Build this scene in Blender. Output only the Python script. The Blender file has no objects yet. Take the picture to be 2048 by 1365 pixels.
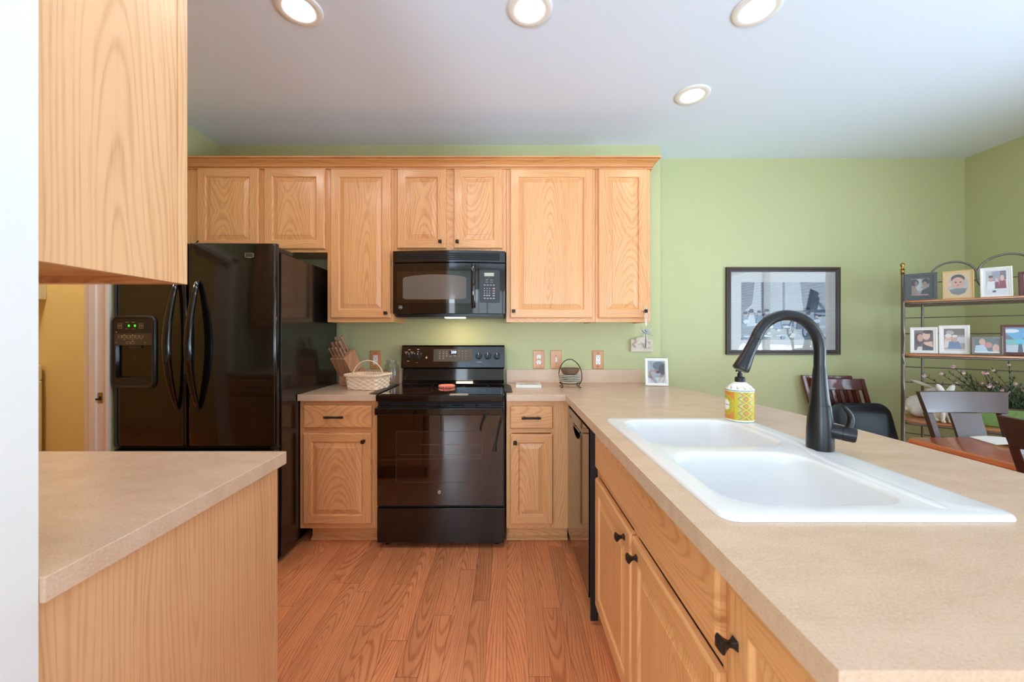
import bpy, bmesh, math, random
from mathutils import Vector, Matrix
random.seed(7)
R = math.radians
PI = math.pi
scene = bpy.context.scene
COL = scene.collection

# ------------------------------------------------------------------ camera
F, CX, CY, H = 780.0, 1014.0, 672.0, 1.266      # focal length and vanishing point in pixels, eye height in metres
cam_d = bpy.data.cameras.new('camera')
cam = bpy.data.objects.new('camera', cam_d)
COL.objects.link(cam)
cam.location = (0, 0, H)
cam.rotation_euler = (R(90), 0, 0)
cam_d.sensor_width = 36
cam_d.lens = F / 2048 * 36
cam_d.shift_x = (1024 - CX) / 2048
cam_d.shift_y = -(682.5 - CY) / 2048
cam_d.clip_start = 0.02
cam_d.dof.use_dof = True
cam_d.dof.focus_distance = 2.3
cam_d.dof.aperture_fstop = 5.0
scene.camera = cam

# ------------------------------------------------------------------ world, daylight, exposure
world = bpy.data.worlds.new('World')
scene.world = world
world.use_nodes = True
wb = world.node_tree.nodes['Background']
wb.inputs[0].default_value = (0.72, 0.84, 1.0, 1)
wb.inputs[1].default_value = 2.2
vs = scene.view_settings
vs.view_transform = 'Standard'
vs.look = 'None'
vs.gamma = 1
vs.exposure = 0.19
vs.use_curve_mapping = False
scene.cycles.max_bounces = 12
scene.cycles.diffuse_bounces = 10
scene.cycles.glossy_bounces = 4
scene.cycles.transmission_bounces = 6
scene.cycles.transparent_max_bounces = 8
scene.cycles.use_denoising = True
scene.cycles.sample_clamp_indirect = 6
scene.cycles.caustics_reflective = False
scene.cycles.caustics_refractive = False

def daylight(name, loc, rot, sx, sy, power, col):
    d = bpy.data.lights.new(name, 'AREA')
    d.shape = 'RECTANGLE'; d.size = sx; d.size_y = sy
    d.energy = power; d.color = col
    o = bpy.data.objects.new(name, d)
    o.location = loc; o.rotation_euler = rot
    COL.objects.link(o)
    return o
# rear and patio windows out of view; the hall one is added fill light
DAY = (0.80, 0.90, 1.0)
daylight('daylight_rear_window', (1.3, -3.36, 1.45), (R(90), 0, 0), 2.6, 1.7, 26, DAY)
daylight('hall_window_fill', (-1.40, -3.36, 1.30), (R(90), 0, 0), 1.1, 1.7, 30, DAY)
daylight('daylight_patio_window', (3.86, 0.10, 1.35), (R(90), 0, R(90)), 3.2, 1.9, 40, (0.76, 0.88, 1.0))
# added fill lamps aimed up through the windows to brighten the ceiling
FILL_COL = (0.60, 0.79, 1.0)
daylight('ceiling_fill_rear', (1.3, -3.95, .75), (R(122), 0, 0), 3.0, 1.3, 85, FILL_COL)
daylight('ceiling_fill_hall', (-1.40, -3.95, .70), (R(128), 0, 0), 1.7, 1.3, 420, FILL_COL)
daylight('ceiling_fill_patio', (4.4, .10, .60), (R(122), 0, R(90)), 3.4, 1.2, 175, FILL_COL)
LAMP_STRENGTH = 64
HALL_STRENGTH = 100

# ------------------------------------------------------------------ materials
def lin(c):
    c = c / 255.0
    return c / 12.92 if c <= 0.04045 else ((c + 0.055) / 1.055) ** 2.4
def rgb(r, g, b):
    return (lin(r), lin(g), lin(b), 1)

def new_mat(name):
    m = bpy.data.materials.new(name)
    m.use_nodes = True
    nt = m.node_tree
    return m, nt, nt.nodes['Principled BSDF']

def mat(name, col, rough=0.5, metal=0.0, spec=0.5, coat=0.0, noise=0.0, nscale=30, bump=0.0, emit=None, es=0, trans=0, alpha=1, ior=1.45, coat_rough=0.05):
    m, nt, b = new_mat(name)
    b.inputs['Base Color'].default_value = col
    b.inputs['Roughness'].default_value = rough
    b.inputs['Metallic'].default_value = metal
    b.inputs['Specular IOR Level'].default_value = spec
    b.inputs['Coat Weight'].default_value = coat
    b.inputs['Coat Roughness'].default_value = coat_rough
    b.inputs['Transmission Weight'].default_value = trans
    b.inputs['IOR'].default_value = ior
    if emit:
        b.inputs['Emission Color'].default_value = emit
        b.inputs['Emission Strength'].default_value = es
    if noise or bump:
        tc = nt.nodes.new('ShaderNodeTexCoord')
        n = nt.nodes.new('ShaderNodeTexNoise')
        n.inputs['Scale'].default_value = nscale
        n.inputs['Detail'].default_value = 4
        nt.links.new(tc.outputs['Object'], n.inputs['Vector'])
        if noise:
            mx = nt.nodes.new('ShaderNodeMix'); mx.data_type = 'RGBA'
            nt.links.new(n.outputs['Fac'], mx.inputs[0])
            mx.inputs[6].default_value = tuple(max(0, c * (1 - noise)) for c in col[:3]) + (1,)
            mx.inputs[7].default_value = tuple(min(1, c * (1 + noise)) for c in col[:3]) + (1,)
            nt.links.new(mx.outputs[2], b.inputs['Base Color'])
        if bump:
            bp = nt.nodes.new('ShaderNodeBump')
            bp.inputs['Strength'].default_value = bump
            bp.inputs['Distance'].default_value = 0.002
            nt.links.new(n.outputs['Fac'], bp.inputs['Height'])
            nt.links.new(bp.outputs['Normal'], b.inputs['Normal'])
    return m

def math_node(nt, op, a, b=None, c=None):
    n = nt.nodes.new('ShaderNodeMath'); n.operation = op
    for i, v in enumerate((a, b, c)):
        if v is None: continue
        if isinstance(v, (int, float)): n.inputs[i].default_value = v
        else: nt.links.new(v, n.inputs[i])
    return n.outputs[0]

def comb(nt, x, y, z):
    n = nt.nodes.new('ShaderNodeCombineXYZ')
    for i, v in enumerate((x, y, z)):
        if isinstance(v, (int, float)): n.inputs[i].default_value = v
        else: nt.links.new(v, n.inputs[i])
    return n.outputs[0]

def grain_color(nt, across, other, along, seed, light, mid, dark, ring=14.0, stretch=0.07, pore=0.5):
    """flat-sawn oak: growth rings cut lengthwise give the cathedral arcs, fine dark pores run with the grain"""
    L = nt.links
    sx = math_node(nt, 'MULTIPLY', math_node(nt, 'SUBTRACT', math_node(nt, 'FRACT', math_node(nt, 'MULTIPLY', seed, 7.31)), 0.5), 0.13)
    sz = math_node(nt, 'MULTIPLY', math_node(nt, 'FRACT', math_node(nt, 'MULTIPLY', seed, 13.7)), 3.0)
    xa = math_node(nt, 'ADD', across, sx)
    za = math_node(nt, 'ADD', along, sz)
    # slow wobble
    wob = nt.nodes.new('ShaderNodeTexNoise'); wob.inputs['Scale'].default_value = 1.0; wob.inputs['Detail'].default_value = 1
    L.new(comb(nt, math_node(nt, 'MULTIPLY', xa, 6.0), math_node(nt, 'MULTIPLY', other, 6.0), math_node(nt, 'MULTIPLY', za, 1.3)), wob.inputs['Vector'])
    w = math_node(nt, 'MULTIPLY', math_node(nt, 'SUBTRACT', wob.outputs['Fac'], 0.5), 0.075)
    xx = math_node(nt, 'ADD', xa, w)
    # parabolic arcs: ring index = across^2*k + along*stretch
    z2 = math_node(nt, 'MULTIPLY', math_node(nt, 'PINGPONG', za, 0.9), math_node(nt, 'MULTIPLY', math_node(nt, 'MULTIPLY_ADD', math_node(nt, 'FRACT', math_node(nt, 'MULTIPLY', seed, 31.7)), 0.9, 0.25), stretch))
    rr = math_node(nt, 'SQRT', math_node(nt, 'ADD', math_node(nt, 'MULTIPLY', xx, xx), math_node(nt, 'MULTIPLY', z2, z2)))
    irr = nt.nodes.new('ShaderNodeTexNoise'); irr.inputs['Scale'].default_value = 1.0; irr.inputs['Detail'].default_value = 2
    L.new(comb(nt, math_node(nt, 'MULTIPLY', rr, 55.0), math_node(nt, 'MULTIPLY', xa, 9.0), math_node(nt, 'MULTIPLY', za, 2.2)), irr.inputs['Vector'])
    s = math_node(nt, 'SINE', math_node(nt, 'MULTIPLY_ADD', rr, ring * 2 * PI * 4, math_node(nt, 'MULTIPLY', irr.outputs['Fac'], 14.0)))
    s01 = math_node(nt, 'MULTIPLY_ADD', s, 0.5, 0.5)
    s01 = math_node(nt, 'POWER', s01, 3.0)
    # fine pores
    fp = nt.nodes.new('ShaderNodeTexNoise'); fp.inputs['Scale'].default_value = 1.0; fp.inputs['Detail'].default_value = 3
    L.new(comb(nt, math_node(nt, 'MULTIPLY', xa, 420.0), math_node(nt, 'MULTIPLY', other, 420.0), math_node(nt, 'MULTIPLY', za, 9.0)), fp.inputs['Vector'])
    fr = nt.nodes.new('ShaderNodeMapRange'); fr.inputs[1].default_value = 0.48; fr.inputs[2].default_value = 0.72
    L.new(fp.outputs['Fac'], fr.inputs[0])
    pores = math_node(nt, 'MULTIPLY', fr.outputs[0], math_node(nt, 'MULTIPLY_ADD', s01, 0.7, 0.3))
    # broad tone drift
    dn = nt.nodes.new('ShaderNodeTexNoise'); dn.inputs['Scale'].default_value = 1.0; dn.inputs['Detail'].default_value = 1
    L.new(comb(nt, math_node(nt, 'MULTIPLY', xa, 14.0), math_node(nt, 'MULTIPLY', other, 14.0), math_node(nt, 'MULTIPLY', za, 1.0)), dn.inputs['Vector'])
    m1 = nt.nodes.new('ShaderNodeMix'); m1.data_type = 'RGBA'
    m1.inputs[6].default_value = light; m1.inputs[7].default_value = mid
    f1 = math_node(nt, 'ADD', math_node(nt, 'MULTIPLY', s01, 0.66), math_node(nt, 'MULTIPLY', math_node(nt, 'SUBTRACT', dn.outputs['Fac'], 0.46), 1.1))
    f1n = nt.nodes.new('ShaderNodeClamp'); L.new(f1, f1n.inputs[0])
    L.new(f1n.outputs[0], m1.inputs[0])
    m2 = nt.nodes.new('ShaderNodeMix'); m2.data_type = 'RGBA'
    L.new(m1.outputs[2], m2.inputs[6]); m2.inputs[7].default_value = dark
    L.new(math_node(nt, 'MULTIPLY', pores, pore), m2.inputs[0])
    return m2.outputs[2]

def oak(name, axis, light, mid, dark, rough=0.33, ring=24.0, coat=0.25, pore=0.5, stretch=0.19):
    m, nt, b = new_mat(name)
    tc = nt.nodes.new('ShaderNodeTexCoord')
    sp = nt.nodes.new('ShaderNodeSeparateXYZ'); nt.links.new(tc.outputs['Object'], sp.inputs[0])
    oi = nt.nodes.new('ShaderNodeObjectInfo')
    x, y, z = sp.outputs
    ac, ot, al = {'Z': (x, y, z), 'X': (z, y, x), 'Y': (x, z, y), 'ZY': (y, x, z), 'YZ': (z, x, y)}[axis]
    c = grain_color(nt, ac, ot, al, oi.outputs['Random'], light, mid, dark, ring, stretch, pore)
    nt.links.new(c, b.inputs['Base Color'])
    b.inputs['Roughness'].default_value = rough
    b.inputs['Coat Weight'].default_value = coat
    b.inputs['Coat Roughness'].default_value = 0.18
    return m

OL, OM, OD = rgb(224, 167, 112), rgb(205, 143, 90), rgb(154, 98, 56)
M = {}
M['oak_z'] = oak('oak_upright', 'Z', OL, OM, OD)
M['oak_x'] = oak('oak_crosswise', 'X', OL, OM, OD)
M['oak_zy'] = oak('oak_upright_side', 'ZY', OL, OM, OD)
M['oak_y'] = oak('oak_lengthwise', 'YZ', OL, OM, OD)
PL, PM, PD = rgb(221, 175, 129), rgb(203, 151, 104), rgb(160, 110, 70)
M['oak_pale'] = oak('pale_oak_veneer', 'ZY', PL, PM, PD, rough=0.4, ring=22, coat=0.1, pore=0.3, stretch=.11)
ML, MM_, MD_ = rgb(214, 158, 106), rgb(190, 128, 78), rgb(120, 74, 42)
M['crown'] = oak('oak_crown', 'X', rgb(214, 152, 92), rgb(194, 130, 74), rgb(140, 90, 46), ring=30, stretch=.02)
M['plate_wood'] = oak('outlet_plate_wood', 'Z', rgb(205, 145, 98), rgb(186, 124, 80), rgb(140, 90, 55), ring=8)
M['block'] = oak('walnut_block', 'Z', rgb(196, 142, 106), rgb(160, 110, 80), rgb(84, 52, 34), rough=0.5, coat=0, ring=10)
M['knife_wood'] = oak('knife_handle_wood', 'Z', rgb(160, 118, 92), rgb(126, 88, 66), rgb(80, 52, 38), rough=0.5, coat=0)
M['cherry'] = oak('cherry_tabletop', 'Y', rgb(196, 98, 48), rgb(168, 76, 34), rgb(110, 48, 22), rough=0.22, ring=5, coat=0.5, pore=0.3)
M['shelf_wood'] = oak('rack_shelf_wood', 'X', rgb(200, 132, 80), rgb(172, 106, 60), rgb(120, 70, 40), ring=6)

def floor_mat():
    m, nt, b = new_mat('red_oak_floor')
    L = nt.links
    tc = nt.nodes.new('ShaderNodeTexCoord')
    sp = nt.nodes.new('ShaderNodeSeparateXYZ'); L.new(tc.outputs['Object'], sp.inputs[0])
    x, y, z = sp.outputs
    W, LEN = 0.083, 1.15
    px = math_node(nt, 'DIVIDE', x, W)
    ix = math_node(nt, 'FLOOR', px)
    fx = math_node(nt, 'FRACT', px)
    wn = nt.nodes.new('ShaderNodeTexWhiteNoise'); wn.noise_dimensions = '1D'; L.new(ix, wn.inputs['W'])
    py = math_node(nt, 'ADD', math_node(nt, 'DIVIDE', y, LEN), math_node(nt, 'MULTIPLY', wn.outputs['Value'], 5.0))
    iy = math_node(nt, 'FLOOR', py)
    fy = math_node(nt, 'FRACT', py)
    wn2 = nt.nodes.new('ShaderNodeTexWhiteNoise'); wn2.noise_dimensions = '2D'
    L.new(comb(nt, ix, iy, 0.0), wn2.inputs['Vector'])
    seed = wn2.outputs['Value']
    xl = math_node(nt, 'MULTIPLY', math_node(nt, 'SUBTRACT', fx, 0.5), W)
    c = grain_color(nt, xl, 0.0, math_node(nt, 'ADD', y, math_node(nt, 'MULTIPLY', seed, 9.0)), math_node(nt, 'MULTIPLY', seed, 3.0),
                    rgb(216, 140, 93), rgb(182, 104, 64), rgb(106, 54, 30), ring=27, stretch=0.15, pore=0.8)
    hs = nt.nodes.new('ShaderNodeHueSaturation')
    L.new(c, hs.inputs['Color'])
    L.new(math_node(nt, 'MULTIPLY_ADD', seed, 0.34, 0.80), hs.inputs['Value'])
    # seams between boards
    ex = math_node(nt, 'LESS_THAN', math_node(nt, 'MINIMUM', fx, math_node(nt, 'SUBTRACT', 1.0, fx)), 0.011)
    ey = math_node(nt, 'LESS_THAN', math_node(nt, 'MINIMUM', fy, math_node(nt, 'SUBTRACT', 1.0, fy)), 0.0010)
    e = math_node(nt, 'MAXIMUM', ex, ey)
    mx = nt.nodes.new('ShaderNodeMix'); mx.data_type = 'RGBA'
    L.new(math_node(nt, 'MULTIPLY', e, 0.65), mx.inputs[0]); L.new(hs.outputs[0], mx.inputs[6]); mx.inputs[7].default_value = rgb(90, 44, 26)
    L.new(mx.outputs[2], b.inputs['Base Color'])
    b.inputs['Roughness'].default_value = 0.36
    b.inputs['Coat Weight'].default_value = 0.2
    b.inputs['Coat Roughness'].default_value = 0.25
    return m
M['floor'] = floor_mat()

def laminate_mat(name='beige_laminate', base=(208, 179, 153)):
    m, nt, b = new_mat(name)
    L = nt.links
    tc = nt.nodes.new('ShaderNodeTexCoord')
    n1 = nt.nodes.new('ShaderNodeTexNoise'); n1.inputs['Scale'].default_value = 260; n1.inputs['Detail'].default_value = 3
    n2 = nt.nodes.new('ShaderNodeTexNoise'); n2.inputs['Scale'].default_value = 9; n2.inputs['Detail'].default_value = 5
    mp = nt.nodes.new('ShaderNodeMapping'); mp.inputs['Scale'].default_value = (1, 2.2, 1)
    L.new(tc.outputs['Object'], n1.inputs['Vector']); L.new(tc.outputs['Object'], mp.inputs[0]); L.new(mp.outputs[0], n2.inputs['Vector'])
    f = math_node(nt, 'ADD', math_node(nt, 'MULTIPLY', n1.outputs['Fac'], 0.6), math_node(nt, 'MULTIPLY', n2.outputs['Fac'], 0.4))
    cr = nt.nodes.new('ShaderNodeValToRGB')
    cr.color_ramp.elements[0].position = 0.36; cr.color_ramp.elements[0].color = rgb(base[0] - 10, base[1] - 11, base[2] - 12)
    cr.color_ramp.elements[1].position = 0.64; cr.color_ramp.elements[1].color = rgb(base[0] + 7, base[1] + 8, base[2] + 9)
    L.new(f, cr.inputs[0]); L.new(cr.outputs[0], b.inputs['Base Color'])
    b.inputs['Roughness'].default_value = 0.27
    b.inputs['Specular IOR Level'].default_value = 0.5
    return m
M['laminate'] = laminate_mat()

M['wall_green'] = mat('sage_green_paint', rgb(186, 188, 141), 0.62, noise=0.02, nscale=3, bump=0.05)
M['wall_yellow'] = mat('golden_yellow_paint', rgb(214, 186, 122), 0.65, noise=0.02, nscale=3)
M['white_paint'] = mat('white_satin_paint', rgb(222, 224, 222), 0.45)
M['ceiling'] = mat('white_ceiling_paint', rgb(226, 240, 255), 0.8)
M['trim_white'] = mat('white_trim_paint', rgb(226, 216, 208), 0.4)
M['black_gloss'] = mat('glossy_black_enamel', rgb(14, 12, 11), 0.07, spec=0.5, coat=0.5, coat_rough=0.03)
M['fridge_black'] = mat('glossy_black_fridge', rgb(15, 13, 12), 0.10, spec=0.5, coat=0.4, coat_rough=0.04)
M['fridge_side'] = mat('pebbled_black_fridge_side', rgb(18, 16, 15), 0.2, spec=0.7, coat=0.3, bump=0.12, nscale=260)
M['black_glass'] = mat('black_glass', rgb(9, 7, 6), 0.03, spec=0.9, coat=0.8, coat_rough=0.0)
M['black_matte'] = mat('matte_black_plastic', rgb(20, 19, 19), 0.5)
M['black_soft'] = mat('satin_black_plastic', rgb(34, 31, 30), 0.3)
M['grey_window'] = mat('tinted_oven_window', rgb(104, 94, 86), 0.12, coat=0.5)
M['oven_window'] = mat('dark_oven_window', rgb(34, 20, 14), 0.06, spec=0.8, coat=0.8)
M['oven_line'] = mat('oven_rack_line', rgb(110, 84, 60), 0.4)
M['bronze'] = mat('oil_rubbed_bronze', rgb(44, 36, 33), 0.36, metal=0.55)
M['faucet'] = mat('matte_black_faucet', rgb(28, 28, 30), 0.34, metal=0.3, spec=0.6)
M['sink'] = mat('white_acrylic_sink', rgb(228, 229, 230), 0.22, coat=0.3)
M['white_plastic'] = mat('white_plastic', rgb(238, 238, 232), 0.35)
M['brass'] = mat('brass', rgb(178, 142, 78), 0.3, metal=1)
M['steel'] = mat('brushed_steel', rgb(190, 190, 188), 0.3, metal=1)
M['rack_metal'] = mat('aged_pewter_metal', rgb(120, 112, 104), 0.38, metal=0.8)
M['dark_wood'] = mat('dark_espresso_wood', rgb(62, 32, 26), 0.28, coat=0.2, noise=0.15, nscale=12)
M['picture_frame_wood'] = mat('dark_walnut_frame', rgb(58, 40, 34), 0.42, noise=0.1, nscale=20)
M['mahogany'] = mat('mahogany_wood', rgb(92, 38, 30), 0.3, coat=0.4, noise=0.12, nscale=10)
M['leather'] = mat('black_leather', rgb(34, 38, 46), 0.38, bump=0.1, nscale=200)
M['wicker'] = mat('bleached_wicker', rgb(242, 216, 186), 0.6, noise=0.12, nscale=80)
M['slot'] = mat('dark_slot', rgb(14, 12, 10), 0.7)
M['panel_grey'] = mat('grey_control_panel', rgb(72, 64, 56), 0.35)
M['mw_panel'] = mat('charcoal_control_panel', rgb(40, 42, 42), 0.4)
M['print'], _nt, _b = new_mat('printed_colours')
_a = _nt.nodes.new('ShaderNodeAttribute'); _a.attribute_name = 'Col'
_nt.links.new(_a.outputs['Color'], _b.inputs['Base Color']); _b.inputs['Roughness'].default_value = 0.35
M['display_blue'] = mat('lit_blue_digits', rgb(200, 215, 255), 0.4, emit=rgb(150, 180, 255), es=3)
M['display_green'] = mat('lit_green_digits', rgb(60, 200, 40), 0.4, emit=rgb(70, 230, 40), es=1.5)
M['lcd'] = mat('unlit_lcd', rgb(176, 180, 160), 0.3)
M['glow'] = mat('lit_downlight_lens', rgb(255, 255, 255), 0.5, emit=(1.0, 0.95, 0.90, 1), es=LAMP_STRENGTH)
M['glow_fill'] = mat('added_fill_downlight_lens', rgb(255, 255, 255), 0.5, emit=(1.0, 0.96, 0.92, 1), es=LAMP_STRENGTH * 2.0)  # stronger glow for added unseen downlights that lift the left side
M['glow_warm'] = mat('lit_warm_lens', rgb(255, 255, 255), 0.5, emit=(1.0, 0.78, 0.52, 1), es=38)
M['glow_soft'] = mat('lit_softer_downlight_lens', rgb(255, 255, 255), 0.5, emit=(1.0, 0.95, 0.90, 1), es=LAMP_STRENGTH * 0.5)
M['glow_hall'] = mat('lit_added_globe', rgb(255, 255, 255), 0.5, emit=(1.0, 0.92, 0.76, 1), es=HALL_STRENGTH)
M['ceramic'] = mat('cream_ceramic', rgb(226, 222, 212), 0.4)
M['rabbit'] = mat('antique_white_plaster', rgb(222, 216, 204), 0.65, noise=0.16, nscale=25, bump=0.5)
M['brown_bowl'] = mat('brown_glazed_stoneware', rgb(112, 84, 64), 0.45, noise=0.25, nscale=90)
M['wrought'] = mat('wrought_iron', rgb(48, 40, 36), 0.45, metal=0.5)
M['red'] = mat('red_silicone', rgb(246, 142, 118), 0.6)
M['plaque'] = mat('carved_cream_stone', rgb(204, 190, 172), 0.7, noise=0.1, nscale=40, bump=0.4)
M['cord'] = mat('white_cord', rgb(222, 210, 196), 0.7)
M['silver'] = mat('silver_wire', rgb(170, 176, 180), 0.3, metal=0.9)
M['paper'] = mat('white_paper', rgb(234, 232, 226), 0.6)
M['grey_frame'] = mat('weathered_grey_wood', rgb(84, 88, 88), 0.6, noise=0.15, nscale=50)
M['gold_frame'] = mat('pale_gold_frame', rgb(206, 174, 118), 0.4, metal=0.2)
M['white_frame'] = mat('white_lacquer_frame', rgb(232, 230, 226), 0.35)
M['leaf'] = mat('grey_green_leaves', rgb(96, 116, 84), 0.6, noise=0.3, nscale=20)
M['leaf_dark'] = mat('dark_green_leaves', rgb(62, 80, 62), 0.6, noise=0.3, nscale=20)
M['petal'] = mat('pink_petals', rgb(224, 180, 176), 0.6)
M['green_box'] = mat('green_woven_planter', rgb(112, 140, 72), 0.6, noise=0.3, nscale=60)
M['mat_board'] = mat('cream_mat_board', rgb(250, 247, 240), 0.7)
M['cloth_grey'] = mat('black_silicone', rgb(52, 50, 50), 0.5)

def glass_mat(name, tint, glossy=0.12):
    m = bpy.data.materials.new(name); m.use_nodes = True
    nt = m.node_tree; nt.nodes.clear()
    o = nt.nodes.new('ShaderNodeOutputMaterial'); mx = nt.nodes.new('ShaderNodeMixShader')
    t = nt.nodes.new('ShaderNodeBsdfTransparent'); g = nt.nodes.new('ShaderNodeBsdfGlossy'); fr = nt.nodes.new('ShaderNodeLayerWeight')
    fr.inputs[0].default_value = 0.3
    t.inputs[0].default_value = tint; g.inputs['Roughness'].default_value = 0.02
    nt.links.new(math_node(nt, 'MULTIPLY_ADD', math_node(nt, 'POWER', fr.outputs['Facing'], 3.0), glossy, 0.03), mx.inputs[0]); nt.links.new(t.outputs[0], mx.inputs[1]); nt.links.new(g.outputs[0], mx.inputs[2])
    nt.links.new(mx.outputs[0], o.inputs[0])
    return m
M['glass'] = glass_mat('clear_glass', (0.965, 0.98, 0.972, 1), 0.45)
def pic_glass():
    m = bpy.data.materials.new('picture_glass'); m.use_nodes = True
    nt = m.node_tree; nt.nodes.clear()
    o = nt.nodes.new('ShaderNodeOutputMaterial'); mx = nt.nodes.new('ShaderNodeMixShader')
    t = nt.nodes.new('ShaderNodeBsdfTransparent'); g = nt.nodes.new('ShaderNodeBsdfGlossy'); fr = nt.nodes.new('ShaderNodeFresnel')
    fr.inputs[0].default_value = 1.9
    g.inputs['Roughness'].default_value = 0.01
    nt.links.new(fr.outputs[0], mx.inputs[0]); nt.links.new(t.outputs[0], mx.inputs[1]); nt.links.new(g.outputs[0], mx.inputs[2])
    nt.links.new(mx.outputs[0], o.inputs[0])
    return m
M['pic_glass'] = pic_glass()

# ------------------------------------------------------------------ mesh helpers
X_, Y_, Z_ = Vector((1, 0, 0)), Vector((0, 1, 0)), Vector((0, 0, 1))
def V(*a): return Vector(a)

def at(px, py, y):
    """world point at depth y seen at pixel (px,py) of the 2048x1365 frame"""
    return Vector(((px - CX) * y / F, y, H - (py - CY) * y / F))

class MB:
    def __init__(s):
        s.v, s.f, s.m, s.c = [], [], [], []
        s.mi = 0; s.col = None
    def add(s, verts, faces, mi=None):
        b = len(s.v)
        s.v += [Vector(p) for p in verts]
        for f in faces:
            s.f.append([i + b for i in f]); s.m.append(s.mi if mi is None else mi); s.c.append(s.col)
        return s
    def box(s, x0, x1, y0, y1, z0, z1, mi=None):
        p = [(x, y, z) for z in (z0, z1) for y in (y0, y1) for x in (x0, x1)]
        return s.add(p, [(0, 2, 3, 1), (4, 5, 7, 6), (0, 1, 5, 4), (2, 6, 7, 3), (0, 4, 6, 2), (1, 3, 7, 5)], mi)
    def obox(s, o, u, v, w, mi=None):
        """oriented box from corner o along vectors u,v,w"""
        o = Vector(o)
        p = [o + u * a + v * b + w * c for c in (0, 1) for b in (0, 1) for a in (0, 1)]
        return s.add(p, [(0, 2, 3, 1), (4, 5, 7, 6), (0, 1, 5, 4), (2, 6, 7, 3), (0, 4, 6, 2), (1, 3, 7, 5)], mi)
    def lathe(s, o, axis, prof, n=24, ang=0.0, cap=True, mi=None, sx=1.0, sy=1.0):
        o = Vector(o); axis = Vector(axis).normalized()
        ref = Z_ if abs(axis.z) < 0.9 else X_
        a = axis.cross(ref).normalized(); b = axis.cross(a).normalized()
        vs_ = []
        for r, h in prof:
            for i in range(n):
                t = 2 * PI * i / n + ang
                vs_.append(o + axis * h + a * (r * math.cos(t) * sx) + b * (r * math.sin(t) * sy))
        fs = []
        for k in range(len(prof) - 1):
            for i in range(n):
                j = (i + 1) % n
                fs.append((k * n + i, k * n + j, (k + 1) * n + j, (k + 1) * n + i))
        if cap:
            fs.append(tuple(range(n - 1, -1, -1))); fs.append(tuple((len(prof) - 1) * n + i for i in range(n)))
        return s.add(vs_, fs, mi)
    def cyl(s, p0, p1, r0, r1=None, n=16, mi=None):
        p0, p1 = Vector(p0), Vector(p1)
        return s.lathe(p0, p1 - p0, [(r0, 0), (r0 if r1 is None else r1, (p1 - p0).length)], n, mi=mi)
    def tube(s, pts, r, n=10, closed=False, flat=1.0, mi=None, up=None):
        pts = [Vector(p) for p in pts]
        N = len(pts)
        rs = r if isinstance(r, (list, tuple)) else [r] * N
        vs_ = []
        prev = None
        for i, p in enumerate(pts):
            if closed: t = pts[(i + 1) % N] - pts[i - 1]
            else: t = pts[min(i + 1, N - 1)] - pts[max(i - 1, 0)]
            t.normalize()
            if prev is None:
                ref = up or (Z_ if abs(t.z) < 0.9 else X_)
                a = (ref - t * ref.dot(t)).normalized()
            else:
                a = (prev - t * prev.dot(t)).normalized()
            prev = a
            b = t.cross(a)
            for k in range(n):
                q = 2 * PI * k / n
                vs_.append(p + a * (rs[i] * math.cos(q)) + b * (rs[i] * flat * math.sin(q)))
        fs = []
        for i in range(N if closed else N - 1):
            i2 = (i + 1) % N
            for k in range(n):
                k2 = (k + 1) % n
                fs.append((i * n + k, i * n + k2, i2 * n + k2, i2 * n + k))
        if not closed:
            fs.append(tuple(range(n - 1, -1, -1))); fs.append(tuple((N - 1) * n + k for k in range(n)))
        return s.add(vs_, fs, mi)
    def prism(s, poly, vec, mi=None):
        """planar polygon (3D points) extruded along vec"""
        n = len(poly); vec = Vector(vec)
        p = [Vector(q) for q in poly] + [Vector(q) + vec for q in poly]
        fs = [tuple(range(n - 1, -1, -1)), tuple(range(n, 2 * n))] + [(i, (i + 1) % n, (i + 1) % n + n, i + n) for i in range(n)]
        return s.add(p, fs, mi)
    def loops(s, lps, cap0=True, cap1=True, mi=None):
        n = len(lps[0]); vs_ = [p for l in lps for p in l]; fs = []
        for k in range(len(lps) - 1):
            for i in range(n):
                j = (i + 1) % n
                fs.append((k * n + i, k * n + j, (k + 1) * n + j, (k + 1) * n + i))
        if cap0: fs.append(tuple(range(n - 1, -1, -1)))
        if cap1: fs.append(tuple((len(lps) - 1) * n + i for i in range(n)))
        return s.add(vs_, fs, mi)
    def ball(s, c, rx, ry=None, rz=None, n=16, rot=None, mi=None):
        ry = ry or rx; rz = rz or rx; c = Vector(c)
        vs_, fs = [], []
        m_ = n // 2
        for i in range(1, m_):
            th = PI * i / m_
            for k in range(n):
                q = 2 * PI * k / n
                p = Vector((rx * math.sin(th) * math.cos(q), ry * math.sin(th) * math.sin(q), rz * math.cos(th)))
                vs_.append(p)
        vs_ += [Vector((0, 0, rz)), Vector((0, 0, -rz))]
        T, B = len(vs_) - 2, len(vs_) - 1
        for i in range(m_ - 2):
            for k in range(n):
                k2 = (k + 1) % n
                fs.append((i * n + k, (i + 1) * n + k, (i + 1) * n + k2, i * n + k2))
        for k in range(n):
            k2 = (k + 1) % n
            fs.append((T, k, k2)); fs.append((B, (m_ - 2) * n + k2, (m_ - 2) * n + k))
        if rot is not None: vs_ = [rot @ p for p in vs_]
        return s.add([p + c for p in vs_], fs, mi)
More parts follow.
